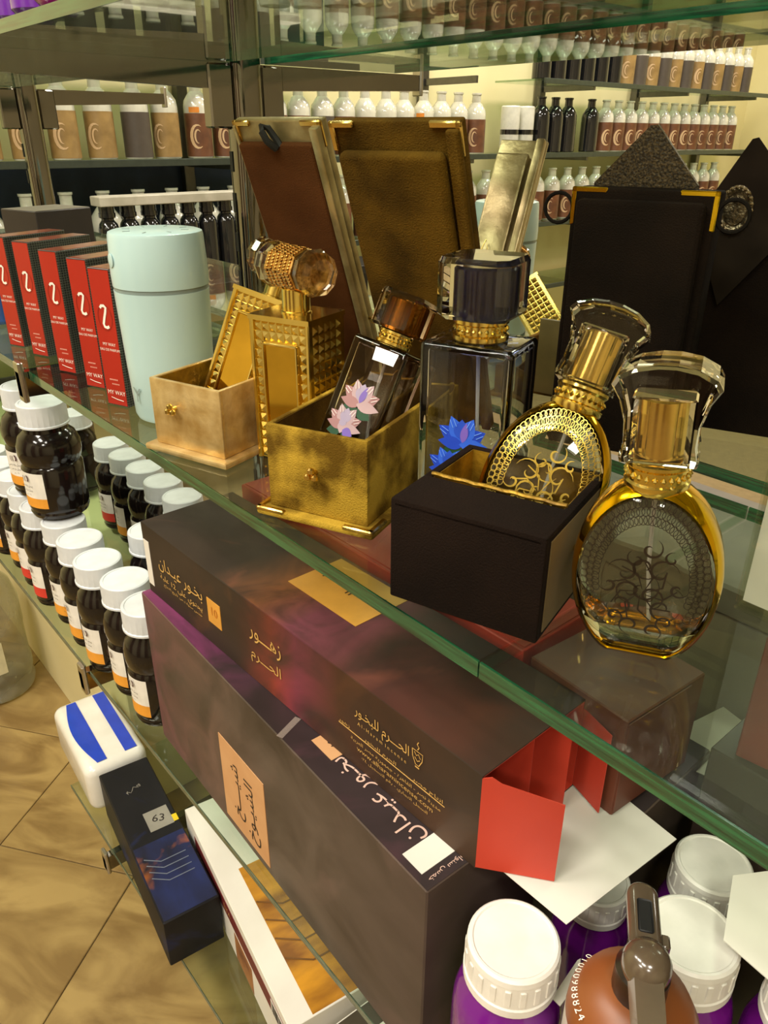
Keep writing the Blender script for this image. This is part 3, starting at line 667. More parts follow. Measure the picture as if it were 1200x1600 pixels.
def oval_bottle(label, printm, M=None, loc=None, rz=0):
    t = thing('oval_perfume_bottle', label, 'perfume bottle', loc or (0, 0, 0), rz, M=M)
    a, h, D = .0355, .098, .032; c = h*.5
    P = oval_outline(a, h)
    def ring(k, y): return [(x, y, z) for x, z in scale_outline(P, k, c)]
    # gold rim: band around the edge with chamfers towards both faces
    rm = MB(); rr = [ring(.905, -D*.41), ring(.975, -D*.30), ring(1., -D*.14), ring(1., D*.14), ring(.975, D*.30), ring(.905, D*.41)]
    inn = [ring(.895, D*.39), ring(.96, D*.26), ring(.978, 0), ring(.96, -D*.26), ring(.895, -D*.39)]
    rm.rings(rr+inn+[rr[0]], cap0=False, cap1=False)
    rm.build('gold_rim', M_rim, t, smooth=50)
    # glass: lens with hollow
    g = MB(); g.rings([ring(.25, -D*.50), ring(.60, -D*.48), ring(.885, -D*.388), ring(.94, -D*.24), ring(.965, 0), ring(.94, D*.24), ring(.885, D*.388), ring(.60, D*.48), ring(.25, D*.50)])
    go = g.mesh('glass_body', M_ovglass, smooth=60)
    Q = [(x, max(z, .012)) for x, z in P]
    def ring2(k, y): return [(x, y, z) for x, z in scale_outline(Q, k, c)]
    i = MB(); i.rings([ring2(.25, -D*.40), ring2(.60, -D*.385), ring2(.83, -D*.30), ring2(.87, 0), ring2(.83, D*.30), ring2(.60, D*.385), ring2(.25, D*.40)])
    gi = i.mesh('cavity', M_ovglass, smooth=60)
    bm = bmesh.new(); bm.from_mesh(gi); bmesh.ops.reverse_faces(bm, faces=bm.faces); bm.to_mesh(gi); bm.free()
    bm = bmesh.new(); bm.from_mesh(go); bm.from_mesh(gi); bm.to_mesh(go); bm.free(); go.polygons.foreach_set('use_smooth', [True]*len(go.polygons)); go.set_sharp_from_angle(angle=R(60))
    put('glass_body', go, t)
    # printed honeycomb band + scrolls, on the convex front
    pr = MB()
    def yy(x, z):
        q = math.hypot(x/a, (z-c)/(h*.53)); return -D*(.503 if q < .25 else (.503-.02*(q-.25)/.35 if q < .6 else .483-.095*(q-.6)/.305))-.0004
    def add(pts, w, tap=False):
        n0 = len(pr.v); pr.ribbon(pts, w, 0., tap=tap)
        for k in range(n0, len(pr.v)):
            x, y, _ = pr.v[k]; pr.v[k] = (x, yy(x, y+c), y+c)
    for k in range(46):
        th = R(-118+236*k/45); 
        for j, (kr, off) in enumerate(((.79, 0), (.71, .5), (.63, 0))):
            if j == 2 and abs(k-23) > 20: continue
            tt = th+R(5.2)*off; cx, cy = a*kr*math.sin(tt), h*.53*kr*math.cos(tt)
            add([(cx+.0019*math.cos(q*math.pi/5), cy+.0023*math.sin(q*math.pi/5)) for q in range(11)], .00034)
    scr = [(0, -.004, .011, 90, .9, 1), (.008, .006, .010, 10, 1., -1), (-.009, .004, .010, 170, 1., 1), (.010, -.014, .010, -40, 1.1, 1), (-.010, -.014, .0095, 220, 1.1, -1), (.002, .018, .0075, 60, 1., 1),
           (-.004, -.026, .0075, 260, 1., 1), (.006, -.028, .007, -60, 1., -1), (.016, -.002, .006, 20, .9, 1), (-.016, -.004, .006, 160, .9, -1), (-.004, .012, .006, 120, 1., -1), (.012, .014, .005, 45, .9, -1), (.004, -.008, .009, 0, 1.3, -1), (-.006, -.006, .009, 180, 1.3, 1), (.0, .008, .009, 270, 1.2, 1), (.012, -.022, .006, 200, 1.2, 1), (-.012, -.022, .006, 340, 1.2, -1)]
    for cx, cy, r0, a0, tu, sg in scr: add(spiral(cx, cy, r0*.8, R(a0), tu, sg), .0013, True)
    for k in range(9):
        q = R(40*k+10); add([(.002*math.cos(q), -.006+.002*math.sin(q)), (.010*math.cos(q+.25), -.006+.010*math.sin(q+.25)), (.016*math.cos(q+.7), -.006+.017*math.sin(q+.7))], .0010, True)
    pr.build('scroll_print', printm, t, smooth=0)
    # collar with beads
    H = h
    MB().lathe([(.0135, H-.006), (.0150, H-.003), (.0150, H-.001), (.0138, H), (.0138, H+.006), (.0150, H+.0075), (.0150, H+.009), (.013, H+.010)], 32).build('collar', M_gold, t)
    cb = MB()
    for k in range(24):
        q = 2*math.pi*k/24; cb.M = Matrix.Translation((.0141*math.cos(q), .0141*math.sin(q), H+.003)); cb.lathe([(.0003, -.0016), (.0015, 0), (.0003, .0016)], 6)
    tag(cb.build('collar_beads', M_gold, t), kind='stuff')
    # crystal cap: waisted block with an arched flaring top, gold core inside
    z0 = H+.0102
    prof = [(.0165, 0), (.0172, .003), (.0158, .010), (.0162, .020), (.0190, .030), (.0228, .0365), (.0205, .0405), (.0130, .0445), (.004, .0462)]
    cp = MB(); poly = [(x, z0+z) for x, z in prof] + [(-x, z0+z) for x, z in reversed(prof)]
    cp.rings([[(x*k2, y, z0+(z-z0-.02)*k3+.02) for x, z in poly] for y, k2, k3 in ((-.0145, .93, .95), (-.0125, 1, 1), (.0125, 1, 1), (.0145, .93, .95))])
    me_c = cp.mesh('crystal_cap', M_crystal, smooth=0)
    cv = MB(); cv.rbox(-.0135, .0135, -.0118, .0118, z0+.0012, z0+.0315, r=.003, e=.001, seg=2, eseg=1); me_v = cv.mesh('cavity', M_crystal, smooth=0)
    bm = bmesh.new(); bm.from_mesh(me_v); bmesh.ops.reverse_faces(bm, faces=bm.faces); bm.to_mesh(me_v); bm.free()
    bm = bmesh.new(); bm.from_mesh(me_c); bm.from_mesh(me_v); bm.to_mesh(me_c); bm.free(); bpy.data.meshes.remove(me_v)
    put('crystal_cap', me_c, t)
    MB().lathe([(.0112, z0+.002), (.0112, z0+.029), (.0100, z0+.0300)], 28).build('cap_core', M_gold, t)
    tb = MB(); tb.tube([(0, 0, H-.008), (.001, 0, .05), (.004, .001, .016)], .0011, 6); tb.build('spray_tube', mat('tube_plastic', '#cfd2cc', .4), t)
    return t
M_pr_dark = mat('brown_scroll_print', '#22160a', .4); M_pr_gold = mat('gold_scroll_print', '#d9bb55', .25, .9)
op = at(985, 1028, z=ZM)
ov = oval_bottle('oval glass perfume bottle with gold rim standing at front right on the glass', M_pr_dark, loc=(op.x-.002, op.y+.008, ZM+.001), rz=R(27))
ov.matrix_world = Matrix.Translation((op.x-.002, op.y+.008, ZM+.0025)) @ Matrix.Rotation(R(-3), 4, VIEWH) @ Matrix.Rotation(R(27), 4, 'Z') @ Matrix.Diagonal((.95, .95, .94, 1))
o0 = in_box(bB, BA, .0455, .0622, ZM+.006)
dirv = (CAM + ray(938, 545)*(.43/F_PX)) - o0
oz = dirv.normalized(); ox = Vector((math.cos(R(30)), math.sin(R(30)), 0)); ox = (ox-oz*ox.dot(oz)).normalized(); oy = oz.cross(ox)
oval_bottle('oval glass perfume bottle with gold scrolls leaning inside the black velvet box', M_pr_gold, M=Matrix(((ox.x, oy.x, oz.x, o0.x), (ox.y, oy.y, oz.y, o0.y), (ox.z, oy.z, oz.z, o0.z), (0, 0, 0, 1))))

# --- white card in an acrylic stand at the right edge
sp = at(1145, 952, z=ZM)
t = thing('acrylic_card_stand', 'white price card in a clear acrylic stand at the right edge', 'card stand', (sp.x, sp.y, ZM+.0005))
MB().rbox(0, .08, 0, .002, .004, .12, r=.0008, seg=1, eseg=1).build('front_sheet', thin_glass('acrylic', '#f4f6f2', .03, 1.), t)
MB().box(.003, .078, .0024, .0032, .006, .118).build('white_card', M_white, t)
MB().rbox(0, .08, .0036, .0056, 0, .12, r=.0008, seg=1, eseg=1).build('back_sheet', thin_glass('acrylic', '#f4f6f2', .03, 1.), t)
MB().rbox(0, .08, 0, .045, 0, .003, r=.0008, seg=1, eseg=1).build('foot', thin_glass('acrylic', '#f4f6f2', .03, 1.), t)

# --- things on the far side of the rack at the same height
ZR = ZM+.0005
def leaf_panel(name, label, T1, B1, depth, W, m, thick=.012, rz=.35, extra=None):
    T = CAM + ray(*T1)*(depth/F_PX); u = Vector((math.cos(rz), math.sin(rz), 0))
    B = at(*B1, z=ZM)
    return T, B, u
# tilted gold-leather lid leaning to the right
def ortho(u, v): v = v.normalized(); u = (u - v*u.dot(v)).normalized(); return u, v
Tl = CAM + ray(783, 217)*(.82/F_PX); dv = Vector((-.024, .075, .151)); kk = (Tl.z-ZM-.008)/dv.z; Bl = Tl-dv*kk
uu, vv = ortho(Vector((.93, .36, 0)), dv); LL = (dv*kk).length; Wl = .052
t = thing('pale_gold_lid', 'pale gold leather case lid leaning to the right behind the blue bottle', 'case lid', M=frame(Bl, uu, vv))
MB().rbox(0, Wl, 0, LL, -.006, 0, r=.0015).build('back_panel', M_gsilver, t)
MB().rbox(.002, Wl-.014, .01, LL*.93, 0, .008, r=.003, e=.003).build('leather_pouch', M_gsilver, t)
MB().rbox(Wl-.009, Wl, 0, LL*.99, 0, .010, r=.0015).build('side_rim', M_gsilver, t)
MB().rbox(.006, .030, LL*.36, LL*.46, .008, .0105, r=.006, e=.001).build('window', mat('dark_window', '#1a1310', .3), t)
lp = MB(); lp.tube([(.008, LL*.36, .011), (.010, LL*.42, .0125), (.018, LL*.54, .013), (.026, LL*.46, .0125), (.028, LL*.38, .011)], .0007, 6); lp.build('chain_loop', M_brass, t)
# studded bottle lying tilted in an olive box behind
Tt = CAM + ray(815, 445)*(.88/F_PX); Bt = CAM + ray(882, 560)*(.88/F_PX)
tz = (Tt-Bt).normalized(); ty = (VIEWH-tz*VIEWH.dot(tz)).normalized(); tx = ty.cross(tz)
k = .84; tx, ty = -ty, tx; O = Tt - tz*(.112*k) - tx*(.0265*k) - ty*(.0235*k)
studded_bottle('dark gold studded bottle tilted behind the blue flower bottle', M=Matrix(((tx.x*k, ty.x*k, tz.x*k, O.x), (tx.y*k, ty.y*k, tz.y*k, O.y), (tx.z*k, ty.z*k, tz.z*k, O.z), (0, 0, 0, 1))), cap_turn=R(30))
t = tray('rear_olive_box', 'olive leather box behind the blue bottle under the tilted studded bottle', (-.500, .585, ZR), R(14), .12, .075, .036, M_olive_dk, M_olive_dk)
MB().rbox(.040, .118, -.012, -.0075, .004, .075, r=.001).build('front_flap', mat('olive_leather', '#6d5b30', .6, col2='#57481f', scale=30), t)
# ================================================================== LOWER SHELF
ZS = ZL+.0005
M_syrup = mat('dark_syrup', '#17110f', .12, coat=.25, spec=.4)
M_cap = mat('ribbed_white_cap', '#d3d6d8', .42)
M_lab = mat('label_paper', '#e9e4da', .55); M_or = mat('label_orange', '#e39a32', .55); M_rd = mat('label_red', '#cf3a2c', .55)
def cyl_patch(mb, r, z0, z1, a0, a1, mi=0, n=10, t=.0004):
    A = [R(a0+(a1-a0)*k/n) for k in range(n+1)]
    for a, b in zip(A, A[1:]):
        mb.poly([((r+t)*math.cos(a), (r+t)*math.sin(a), z0), ((r+t)*math.cos(b), (r+t)*math.sin(b), z0), ((r+t)*math.cos(b), (r+t)*math.sin(b), z1), ((r+t)*math.cos(a), (r+t)*math.sin(a), z1)], mi)
def ribbed_cap(mb, r, z0, z1, ribs=28, d=.0007):
    n = ribs*2
    def ring(rr, z, dd): return [((rr-(dd if i % 2 else 0))*math.cos(2*math.pi*i/n), (rr-(dd if i % 2 else 0))*math.sin(2*math.pi*i/n), z) for i in range(n)]
    mb.rings([ring(r*1.03, z0, 0), ring(r*1.03, z0+.0022, 0), ring(r, z0+.003, d), ring(r, z1-.003, d), ring(r*.98, z1-.0012, 0), ring(r*.93, z1, 0), ring(r*.86, z1, 0), ring(r*.84, z1-.0008, 0)])
JAR = {}
def jar(kind, label, loc, rz, group):
    """kind: label band colour; big = wider honey jar"""
    key = kind
    if key in JAR: return dup(JAR[key], loc, rz, label, group)
    t = thing('syrup_jar', label, 'jar', loc, rz, group)
    big = kind.startswith('big'); k = 1.22 if big else 1.; H = .158 if big else .156
    pf = [(.026, 0), (.030, .003), (.0315, .008), (.0305, .011), (.0322, .016), (.0322, .072), (.0300, .076), (.0318, .080), (.0335, .090), (.0332, .102), (.0295, .114), (.0235, .121), (.0225, .130)]
    MB().lathe([(r*k, z) for r, z in pf], 32).build('jar_body', M_syrup, t)
    c = MB(); ribbed_cap(c, .0292 if not big else .031, .128, H); c.build('cap', M_cap, t, smooth=25)
    band = M_rd if 'red' in kind else M_or; r = .0322*k
    lb = MB(); cyl_patch(lb, r, .018 if not big else .02, .070, -134, -46, 0); lo = lb.build('label', M_lab, t)
    lb = MB(); cyl_patch(lb, r+.0002, .018 if not big else .02, .034, -134, -46, 0); lb.build('label_band', band, lo)
    a = R(-84); P = ((r+.0014)*math.cos(a), (r+.0014)*math.sin(a)); rot = (R(90), 0, a+R(90))
    s = MB()
    for off, wv in ((-.0055, .8), (-.002, 1.)): s.ribbon([(off, .004), (off-.0012*wv, 0), (off+.0006, -.004)], .0011)
    s.ribbon([(.001, .0045), (.003, .004), (.004, -.0005), (.0025, -.0035)], .0026)
    s.build('emblem_print', mat('maroon_print', '#4a2430', .5), lo, (P[0], P[1], .0615), rot, smooth=0)
    lettering('عسل ودبس', .0052, M_ink, lo, (P[0], P[1], .0525), rot, ar=True)
    lettering('عسل و بذرة', .0046, M_ink, lo, (P[0], P[1], .0460), rot, ar=True)
    lettering('٤٣٠ جم', .0034, M_paper_grey, lo, (P[0], P[1], .0395), rot, ar=True)
    JAR[key] = t; return t
G1 = 'small syrup jars along the front edge of the lower shelf'
front = [(-.727, 'orange', 'dark syrup jar in the front row touching the big brown box'),
         (-.794, 'orange', 'dark syrup jar second from the big brown box in the front row'),
         (-.861, 'orange', 'dark syrup jar third from the big brown box in the front row'),
         (-.929, 'orange', 'dark syrup jar fourth from the big brown box in the front row'),
         (-.997, 'orange', 'dark syrup jar fifth from the big brown box in the front row'),
         (-1.065, 'red', 'red-banded syrup jar sixth from the big brown box in the front row'),
         (-1.132, 'red', 'red-banded syrup jar seventh from the big brown box in the front row'),
         (-1.199, 'orange', 'dark syrup jar eighth from the big brown box in the front row'),
         (-1.266, 'orange', 'dark syrup jar ninth from the big brown box in the front row'),
         (-1.333, 'red', 'farthest red-banded syrup jar of the front row')]
for i, (x, k, lb) in enumerate(front):
    jar(k, lb, (x, .271+.004*math.sin(i*2.1), ZS), R(random.uniform(-6, 10)), G1)
G2 = 'small syrup jars in the rear row of the lower shelf'
for i, (x, y) in enumerate([(-.826, .43), (-.895, .432), (-.963, .435), (-1.032, .438), (-1.101, .440), (-1.170, .441), (-1.239, .442)]):
    jar('red' if i % 3 == 0 else 'orange', 'dark syrup jar in the rear row, ' + ['nearest the brown box', 'second from the brown box', 'third from the brown box', 'fourth from the brown box', 'fifth from the brown box', 'sixth from the brown box', 'at the left end of the row'][i],
        (x, y, ZS), R(random.uniform(-15, 15)), G2)
jar('orange', 'dark syrup jar between the two rows, half behind the brown box', (-.893, .352, ZS), R(5), G2)
jar('orange', 'dark syrup jar standing alone at the back left of the lower shelf', (-1.435, .452, ZS), R(20), G2)
jar('orange', 'dark jar hidden behind the stacked honey jar on the far left', (-1.52, .39, ZS), R(10), G2)
# two wide jars standing on the lids of the front row
zt = ZS+.157
jar('big_orange', 'large dark honey jar standing on the lids of the front row', (-1.024, .283, zt), R(8), 'large honey jars stacked on the smaller jars')
jar('big_orange', 'large dark honey jar stacked at the left edge of the picture', (-1.115, .290, zt), R(20), 'large honey jars stacked on the smaller jars')

# --- big brown incense box on its long edge
def haze_card(name, c1, c2, c3, grad=None, W=.456):
    m = mat(name, c1, .55, col2=c2, scale=7, stretch=(1, 2, 2.5), fac=(.3, .7), coat=.04, spec=.22); nt = m.node_tree; b = nt.nodes['Principled BSDF']
    no = nt.nodes.new('ShaderNodeTexNoise'); no.inputs['Scale'].default_value = 5; no.inputs['Detail'].default_value = 4; no.inputs['Distortion'].default_value = 2.5
    tc = nt.nodes.new('ShaderNodeTexCoord'); nt.links.new(tc.outputs['Object'], no.inputs['Vector'])
    rp = nt.nodes.new('ShaderNodeValToRGB'); rp.color_ramp.elements[0].position = .56; rp.color_ramp.elements[1].position = .72
    nt.links.new(no.outputs['Fac'], rp.inputs[0]); mx = nt.nodes.new('ShaderNodeMix'); mx.data_type = 'RGBA'
    old = b.inputs['Base Color'].links[0].from_socket; nt.links.new(rp.outputs[0], mx.inputs[0]); nt.links.new(old, mx.inputs[6]); mx.inputs[7].default_value = (*lin(c3), 1)
    last = mx.outputs[2]
    if grad:   # printed colour changing along the length of the card
        sp = nt.nodes.new('ShaderNodeSeparateXYZ'); nt.links.new(tc.outputs['Object'], sp.inputs[0]); dv = nt.nodes.new('ShaderNodeMath'); dv.operation = 'DIVIDE'; dv.inputs[1].default_value = W; nt.links.new(sp.outputs['X'], dv.inputs[0])
        gr = nt.nodes.new('ShaderNodeValToRGB'); nt.links.new(dv.outputs[0], gr.inputs[0]); el = gr.color_ramp.elements
        el[0].position = grad[0][0]; el[1].position = grad[-1][0]
        for p_, _, _ in grad[1:-1]: el.new(p_)
        for e_, (p_, c_, a_) in zip(el, grad): e_.color = (*lin(c_), a_)
        n3 = nt.nodes.new('ShaderNodeTexNoise'); n3.inputs['Scale'].default_value = 11; n3.inputs['Detail'].default_value = 7; n3.inputs['Distortion'].default_value = 1.5; nt.links.new(tc.outputs['Object'], n3.inputs['Vector'])
        r3 = nt.nodes.new('ShaderNodeValToRGB'); r3.color_ramp.elements[0].position = .3; r3.color_ramp.elements[1].position = .68; nt.links.new(n3.outputs['Fac'], r3.inputs[0])
        m3 = nt.nodes.new('ShaderNodeMath'); m3.operation = 'MULTIPLY'; nt.links.new(gr.outputs['Alpha'], m3.inputs[0]); nt.links.new(r3.outputs[0], m3.inputs[1])
        x3 = nt.nodes.new('ShaderNodeMix'); x3.data_type = 'RGBA'; nt.links.new(m3.outputs[0], x3.inputs[0]); nt.links.new(last, x3.inputs[6]); nt.links.new(gr.outputs[0], x3.inputs[7]); last = x3.outputs[2]
    nt.links.new(last, b.inputs['Base Color']); return m
M_bigf = haze_card('brown_smoke_card', '#51453c', '#382e25', '#5d4a42', [(0., '#7d4a52', .75), (.25, '#7a5c52', .6), (.55, '#71655a', .6), (1., '#5a4a44', .4)])
M_bigt = haze_card('plum_smoke_card', '#352a2a', '#241b1a', '#4d3038', [(0., '#8a3d6a', 1.), (.32, '#7a3560', .9), (.5, '#4a3038', .5), (1., '#3a3434', .3)])
M_inc = haze_card('brown_incense_card', '#3d3128', '#2a211a', '#4d3524', [(.0, '#3d3128', 0.), (.36, '#3d3128', 0.), (.5, '#9a4030', .9), (.58, '#8a3a50', .7), (.7, '#54301f', .5), (1., '#4a382b', .4)])
M_peach = mat('peach_sticker', '#c99a6c', .55, col2='#c08e60', scale=20); M_orange = mat('orange_sticker', '#d89a3e', .5)
M_goldprint = mat('gold_print', '#d3a75c', .4); M_pinkprint = mat('pale_pink_print', '#d8b4a4', .5)
hB, W = .195, .456
bx = thing('large_incense_box', 'large dusty brown incense box with peach label on the lower shelf', 'box', (-.690, .253, ZS), R(-1.9))
MB().rbox(0, W, 0, .115, 0, hB, r=.0012, e=.0008, seg=1, eseg=1).build('carton', M_bigf, bx)
MB().box(.0008, W-.0008, .001, .114, hB, hB+.0004).build('top_print', M_bigt, bx)
# peach label with dark lettering, turned a quarter
MB().box(.158, .242, -.0006, 0, .010, .116).build('label', M_peach, bx)
lettering('شيــــخ', .02, M_ink, bx, (.186, -.0009, .064), (R(90), R(-90), 0), ar=True, width=.066, height=.022)
lettering('الشيـوخ', .02, M_ink, bx, (.213, -.0009, .058), (R(90), R(-90), 0), ar=True, width=.074, height=.024)
lettering('بخـور عيـدان', .02, M_pinkprint, bx, (.374, .0215, hB+.0007), (0, 0, R(180)), ar=True, name='top_lettering', width=.098, height=.0185)
MB().box(.296, .324, .018, .040, hB+.0004, hB+.0007).build('top_sticker', M_peach, bx)
lettering('40', .012, M_ink, bx, (.310, .031, hB+.0009), (0, 0, R(180)))
MB().box(.424, .444, .006, .036, hB+.0004, hB+.0008).build('white_sticker', M_white, bx)
lettering('خمس سنوات', .008, M_pinkprint, bx, (.4505, .024, hB+.0008), (0, 0, R(-90)), ar=True, width=.034, height=.0055)
tp = MB(); tp.M = Matrix.Translation((.280, .001, hB+.0005)) @ Matrix.Rotation(R(112), 4, 'Z'); tp.box(0, .026, 0, .006, 0, .0003)
tp.build('clear_tape', mat('clear_tape', '#8d8078', .25, alpha=.65), bx)

# --- brown incense carton with open red end, lying on the large box
zI = ZS+hB+.0012
ic = thing('open_incense_carton', 'brown incense carton with an open red end lying on the large box', 'box', (-.686, .262, zI), R(1.5))
W, D, H, tk = .4595, .108, .081, .0012
MB().box(0, W, 0, tk, 0, H).build('front_wall', M_inc, ic)
MB().box(0, W, D-tk, D, 0, H).build('back_wall', M_inc, ic)
MB().box(0, W, tk, D-tk, H-tk, H).build('top_wall', haze_card('brown_incense_top', '#3a2d25', '#281f19', '#6a4030', [(.0, '#4a4036', .5), (.3, '#3d3128', .2), (.45, '#b06a3a', .8), (.55, '#9a4a60', .9), (.7, '#5a3330', .7), (1., '#57301f', .6)]), ic)
MB().box(0, W, tk, D-tk, 0, tk).build('bottom_wall', M_inc, ic)
MB().box(0, tk, tk, D-tk, tk, H-tk).build('end_wall', M_inc, ic)
M_red2 = mat('red_card', '#c8402a', .55, col2='#bd3926', scale=12)
rl = MB(); e = .0006
rl.box(tk, W, tk, tk+e, tk, H-tk).box(tk, W, D-tk-e, D-tk, tk, H-tk).box(tk, W, tk, D-tk, H-tk-e, H-tk).box(tk, W, tk, D-tk, tk, tk+e); rl.build('red_lining', M_red2, ic)
fm = Matrix.Translation((W, 0, 0)) @ Matrix.Rotation(R(36), 4, 'Z')
fp = MB(); fp.M = fm; fp.rings([[(0, yy, .001), (.051, yy, .001), (.051, yy, .068), (.012, yy, .077), (.006, yy, .081), (0, yy, .079)] for yy in (0, .0008)]); fp.build('front_flap', M_red2, ic)
for k, (yy, rr) in enumerate(((.045, 14), (.075, 8))):
    d = MB(); d.M = Matrix.Translation((W-.03, yy, 0)) @ Matrix.Rotation(R(rr), 4, 'Z'); d.box(-.05, .030+.01*k, 0, .0008, .002, H-.004); d.build('divider_flap', M_red2, ic)
q = MB(); q.M = Matrix.Translation((W, D, 0)) @ Matrix.Rotation(R(-18), 4, 'Z'); q.box(0, .03, -.0008, 0, .002, H*.9); q.build('back_flap', M_red2, ic)
MB().box(.0012, .0125, -.0004, 0, .010, .062).build('white_sticker', M_white, ic)
lettering('بخـور عيـدان', .018, M_goldprint, ic, (.074, -.0007, .0475), UP, ar=True, width=.086, height=.017)
lettering('يحتوي على 12 علبة', .0108, M_goldprint, ic, (.073, -.0007, .0315), UP, ar=True, width=.083, height=.0095)
lettering('خمس سنوات من تاريخ الانتاج', .0062, M_goldprint, ic, (.075, -.0007, .0235), UP, ar=True, width=.076, height=.0045)
MB().box(.125, .148, -.0005, 0, .025, .051).build('orange_sticker', M_orange, ic)
lettering('10', .013, mat('orange_ink', '#c4751f', .5), ic, (.1365, -.0009, .039), UP)
lettering('زهـــور', .018, M_goldprint, ic, (.221, -.0007, .054), UP, ar=True, width=.047, height=.016)
lettering('الحـــرم', .018, M_goldprint, ic, (.220, -.0007, .030), UP, ar=True, width=.045, height=.016)
lettering('الحـــرم للبخـور', .0165, M_goldprint, ic, (.367, -.0007, .0555), UP, ar=True, width=.058, height=.0135)
lettering('A l - H a r a m  I n c e n s e', .005, M_goldprint, ic, (.367, -.0007, .0445), UP, width=.052)
MB().box(.318, .430, -.0004, 0, .0310, .0314).build('gold_rule', M_goldprint, ic)
lettering('انتاج مصر        الحرم للبخور        زهور', .006, M_goldprint, ic, (.374, -.0007, .0350), UP, ar=True, width=.110, height=.0048)
for k, tx in enumerate(('مدينة نصر - القاهرة - جمهورية مصر العربية', 'www.alharamincense.com', 'السجل التجاري - رقم التسجيل ٤٢٠')):
    lettering(tx, .006, M_goldprint, ic, (.380, -.0007, .0262-.0062*k), UP, ar=(k != 1), width=(.094, .080, .070)[k], height=.0042)
em = MB()
em.ribbon([(-.005, .005), (.005, .005), (.0046, -.001), (.0016, -.007), (-.0016, -.007), (-.0046, -.001), (-.005, .005)], .0007); em.ribbon([(-.003, .0035), (-.001, .001), (.001, .003), (.003, 0)], .0007)
em.ribbon([(-.0025, -.001), (0, -.0035), (.0025, -.0015)], .0007); em.ribbon([(-.002, -.009), (.002, -.009)], .0012); em.ribbon([(0, .0065), (.0014, .009), (-.0005, .011), (.0008, .0135)], .0008)
em.build('burner_emblem', M_goldprint, ic, (.404, -.0007, .057), UP, smooth=0)
MB().box(.194, .286, .044, .104, H, H+.0004).build('orange_top_sticker', M_orange, ic)
lettering('زهور الحرم', .014, M_ink, ic, (.24, .076, H+.0007), (0, 0, R(180)), ar=True, width=.07)
# red carton and a second brown one behind
rb = thing('red_incense_carton', 'plain red carton lying behind the open brown incense carton', 'box', (-.690, .382, zI), R(.5))
MB().rbox(0, .40, 0, .088, 0, .086, r=.001, seg=1, eseg=1).build('carton', mat('bright_red_card', '#c63f30', .55), rb)
MB().box(.002, .398, .004, .084, .086, .0868).build('lid_panel', mat('bright_red_card', '#c63f30', .55), rb)
sb = thing('rear_support_box', 'dark brown box under the red carton behind the large incense box', 'box', (-.68, .372, ZS), R(1))
MB().rbox(0, .50, 0, .115, 0, hB, r=.001, seg=1, eseg=1).build('carton', M_bigf, sb)
MB().box(.001, .499, .001, .114, hB, hB+.0006).build('top_print', M_bigt, sb)
b3 = thing('short_incense_carton', 'short brown carton with folded side flap below the oval bottle', 'box', (-.282, .385, zI), R(-4))
MB().rbox(0, .088, 0, .088, 0, .086, r=.001, seg=1, eseg=1).build('carton', mat('red_brown_card', '#6e3a26', .5, col2='#5a2e1e', scale=12), b3)
MB().box(.0885, .0893, 0, .07, .004, .084).build('side_flap', mat('red_brown_card', '#6e3a26', .5), b3)
b4 = thing('small_red_carton', 'small dark red carton seen through the glass at right', 'box', (-.150, .452, ZS+.2405), R(8))
MB().rbox(0, .05, 0, .036, 0, .10, r=.001, seg=1, eseg=1).build('carton', mat('dark_red_card', '#7c2a22', .5), b4)
MB().box(.001, .049, .001, .035, .10, .1008).build('top_panel', mat('dark_red_card', '#7c2a22', .5), b4)
p4 = thing('dark_filler_carton', 'dark brown carton added to darken the view under the glass behind the oval bottle', 'box', (-.165, .447, ZS), 0)  # added carton, stands in for the dark reflection in the glass
MB().rbox(0, .42, 0, .052, 0, .24, r=.001, seg=1, eseg=1).build('carton', mat('dark_filler_card', '#33251d', .55), p4)
MB().box(.001, .419, .001, .051, .24, .2402).build('lid_panel', mat('dark_filler_card', '#33251d', .55), p4)
p5 = thing('black_filler_carton', 'black carton added for dark tone on top of the dark brown one at right', 'box', (-.085, .449, ZS+.2405), 0)  # second added carton, carries the dark tone higher under the glass
MB().rbox(0, .34, 0, .050, 0, .12, r=.001, seg=1, eseg=1).build('carton', mat('black_filler_card', '#1c1714', .55), p5)
MB().box(.001, .339, .001, .049, .12, .1206).build('lid_panel', mat('black_filler_card', '#1c1714', .55), p5)
cr = thing('darkening_crate', 'dark crate on the floor, added to darken the view behind the rack', 'crate', (-.52, .60, 0))  # added crate, darkens what shows through the shelves from behind
MB().rbox(0, .95, 0, .18, 0, .80, r=.003, seg=1, eseg=1).build('crate_body', mat('dark_crate', '#7d7060', .6), cr)
MB().rbox(-.004, .954, -.004, .184, .80, .83, r=.003, seg=1, eseg=1).build('crate_lid', mat('dark_crate', '#7d7060', .6), cr)
# white paper sheets under the incense cartons
def sheet(label, pix, z, droop=0.):
    P = [at(px, py, z=z) for px, py in pix]
    t = thing('paper_sheet', label, 'paper', P[0])
    mb = MB(); mb.rings([[(p.x-P[0].x, p.y-P[0].y, dz) for p in P] for dz in (0, .0006)]); mb.build('sheet', M_white, t, smooth=0)
    return t
sheet('white paper sheet jutting out under the open red-ended carton', [(640, 1240), (885, 1445), (1057, 1312), (905, 1190)], ZS+hB+.0005)
sheet('white paper sheet seen through the glass shelf at lower right', [(1000, 1170), (1150, 1232), (1215, 1170), (1130, 1105)], ZS+.186)

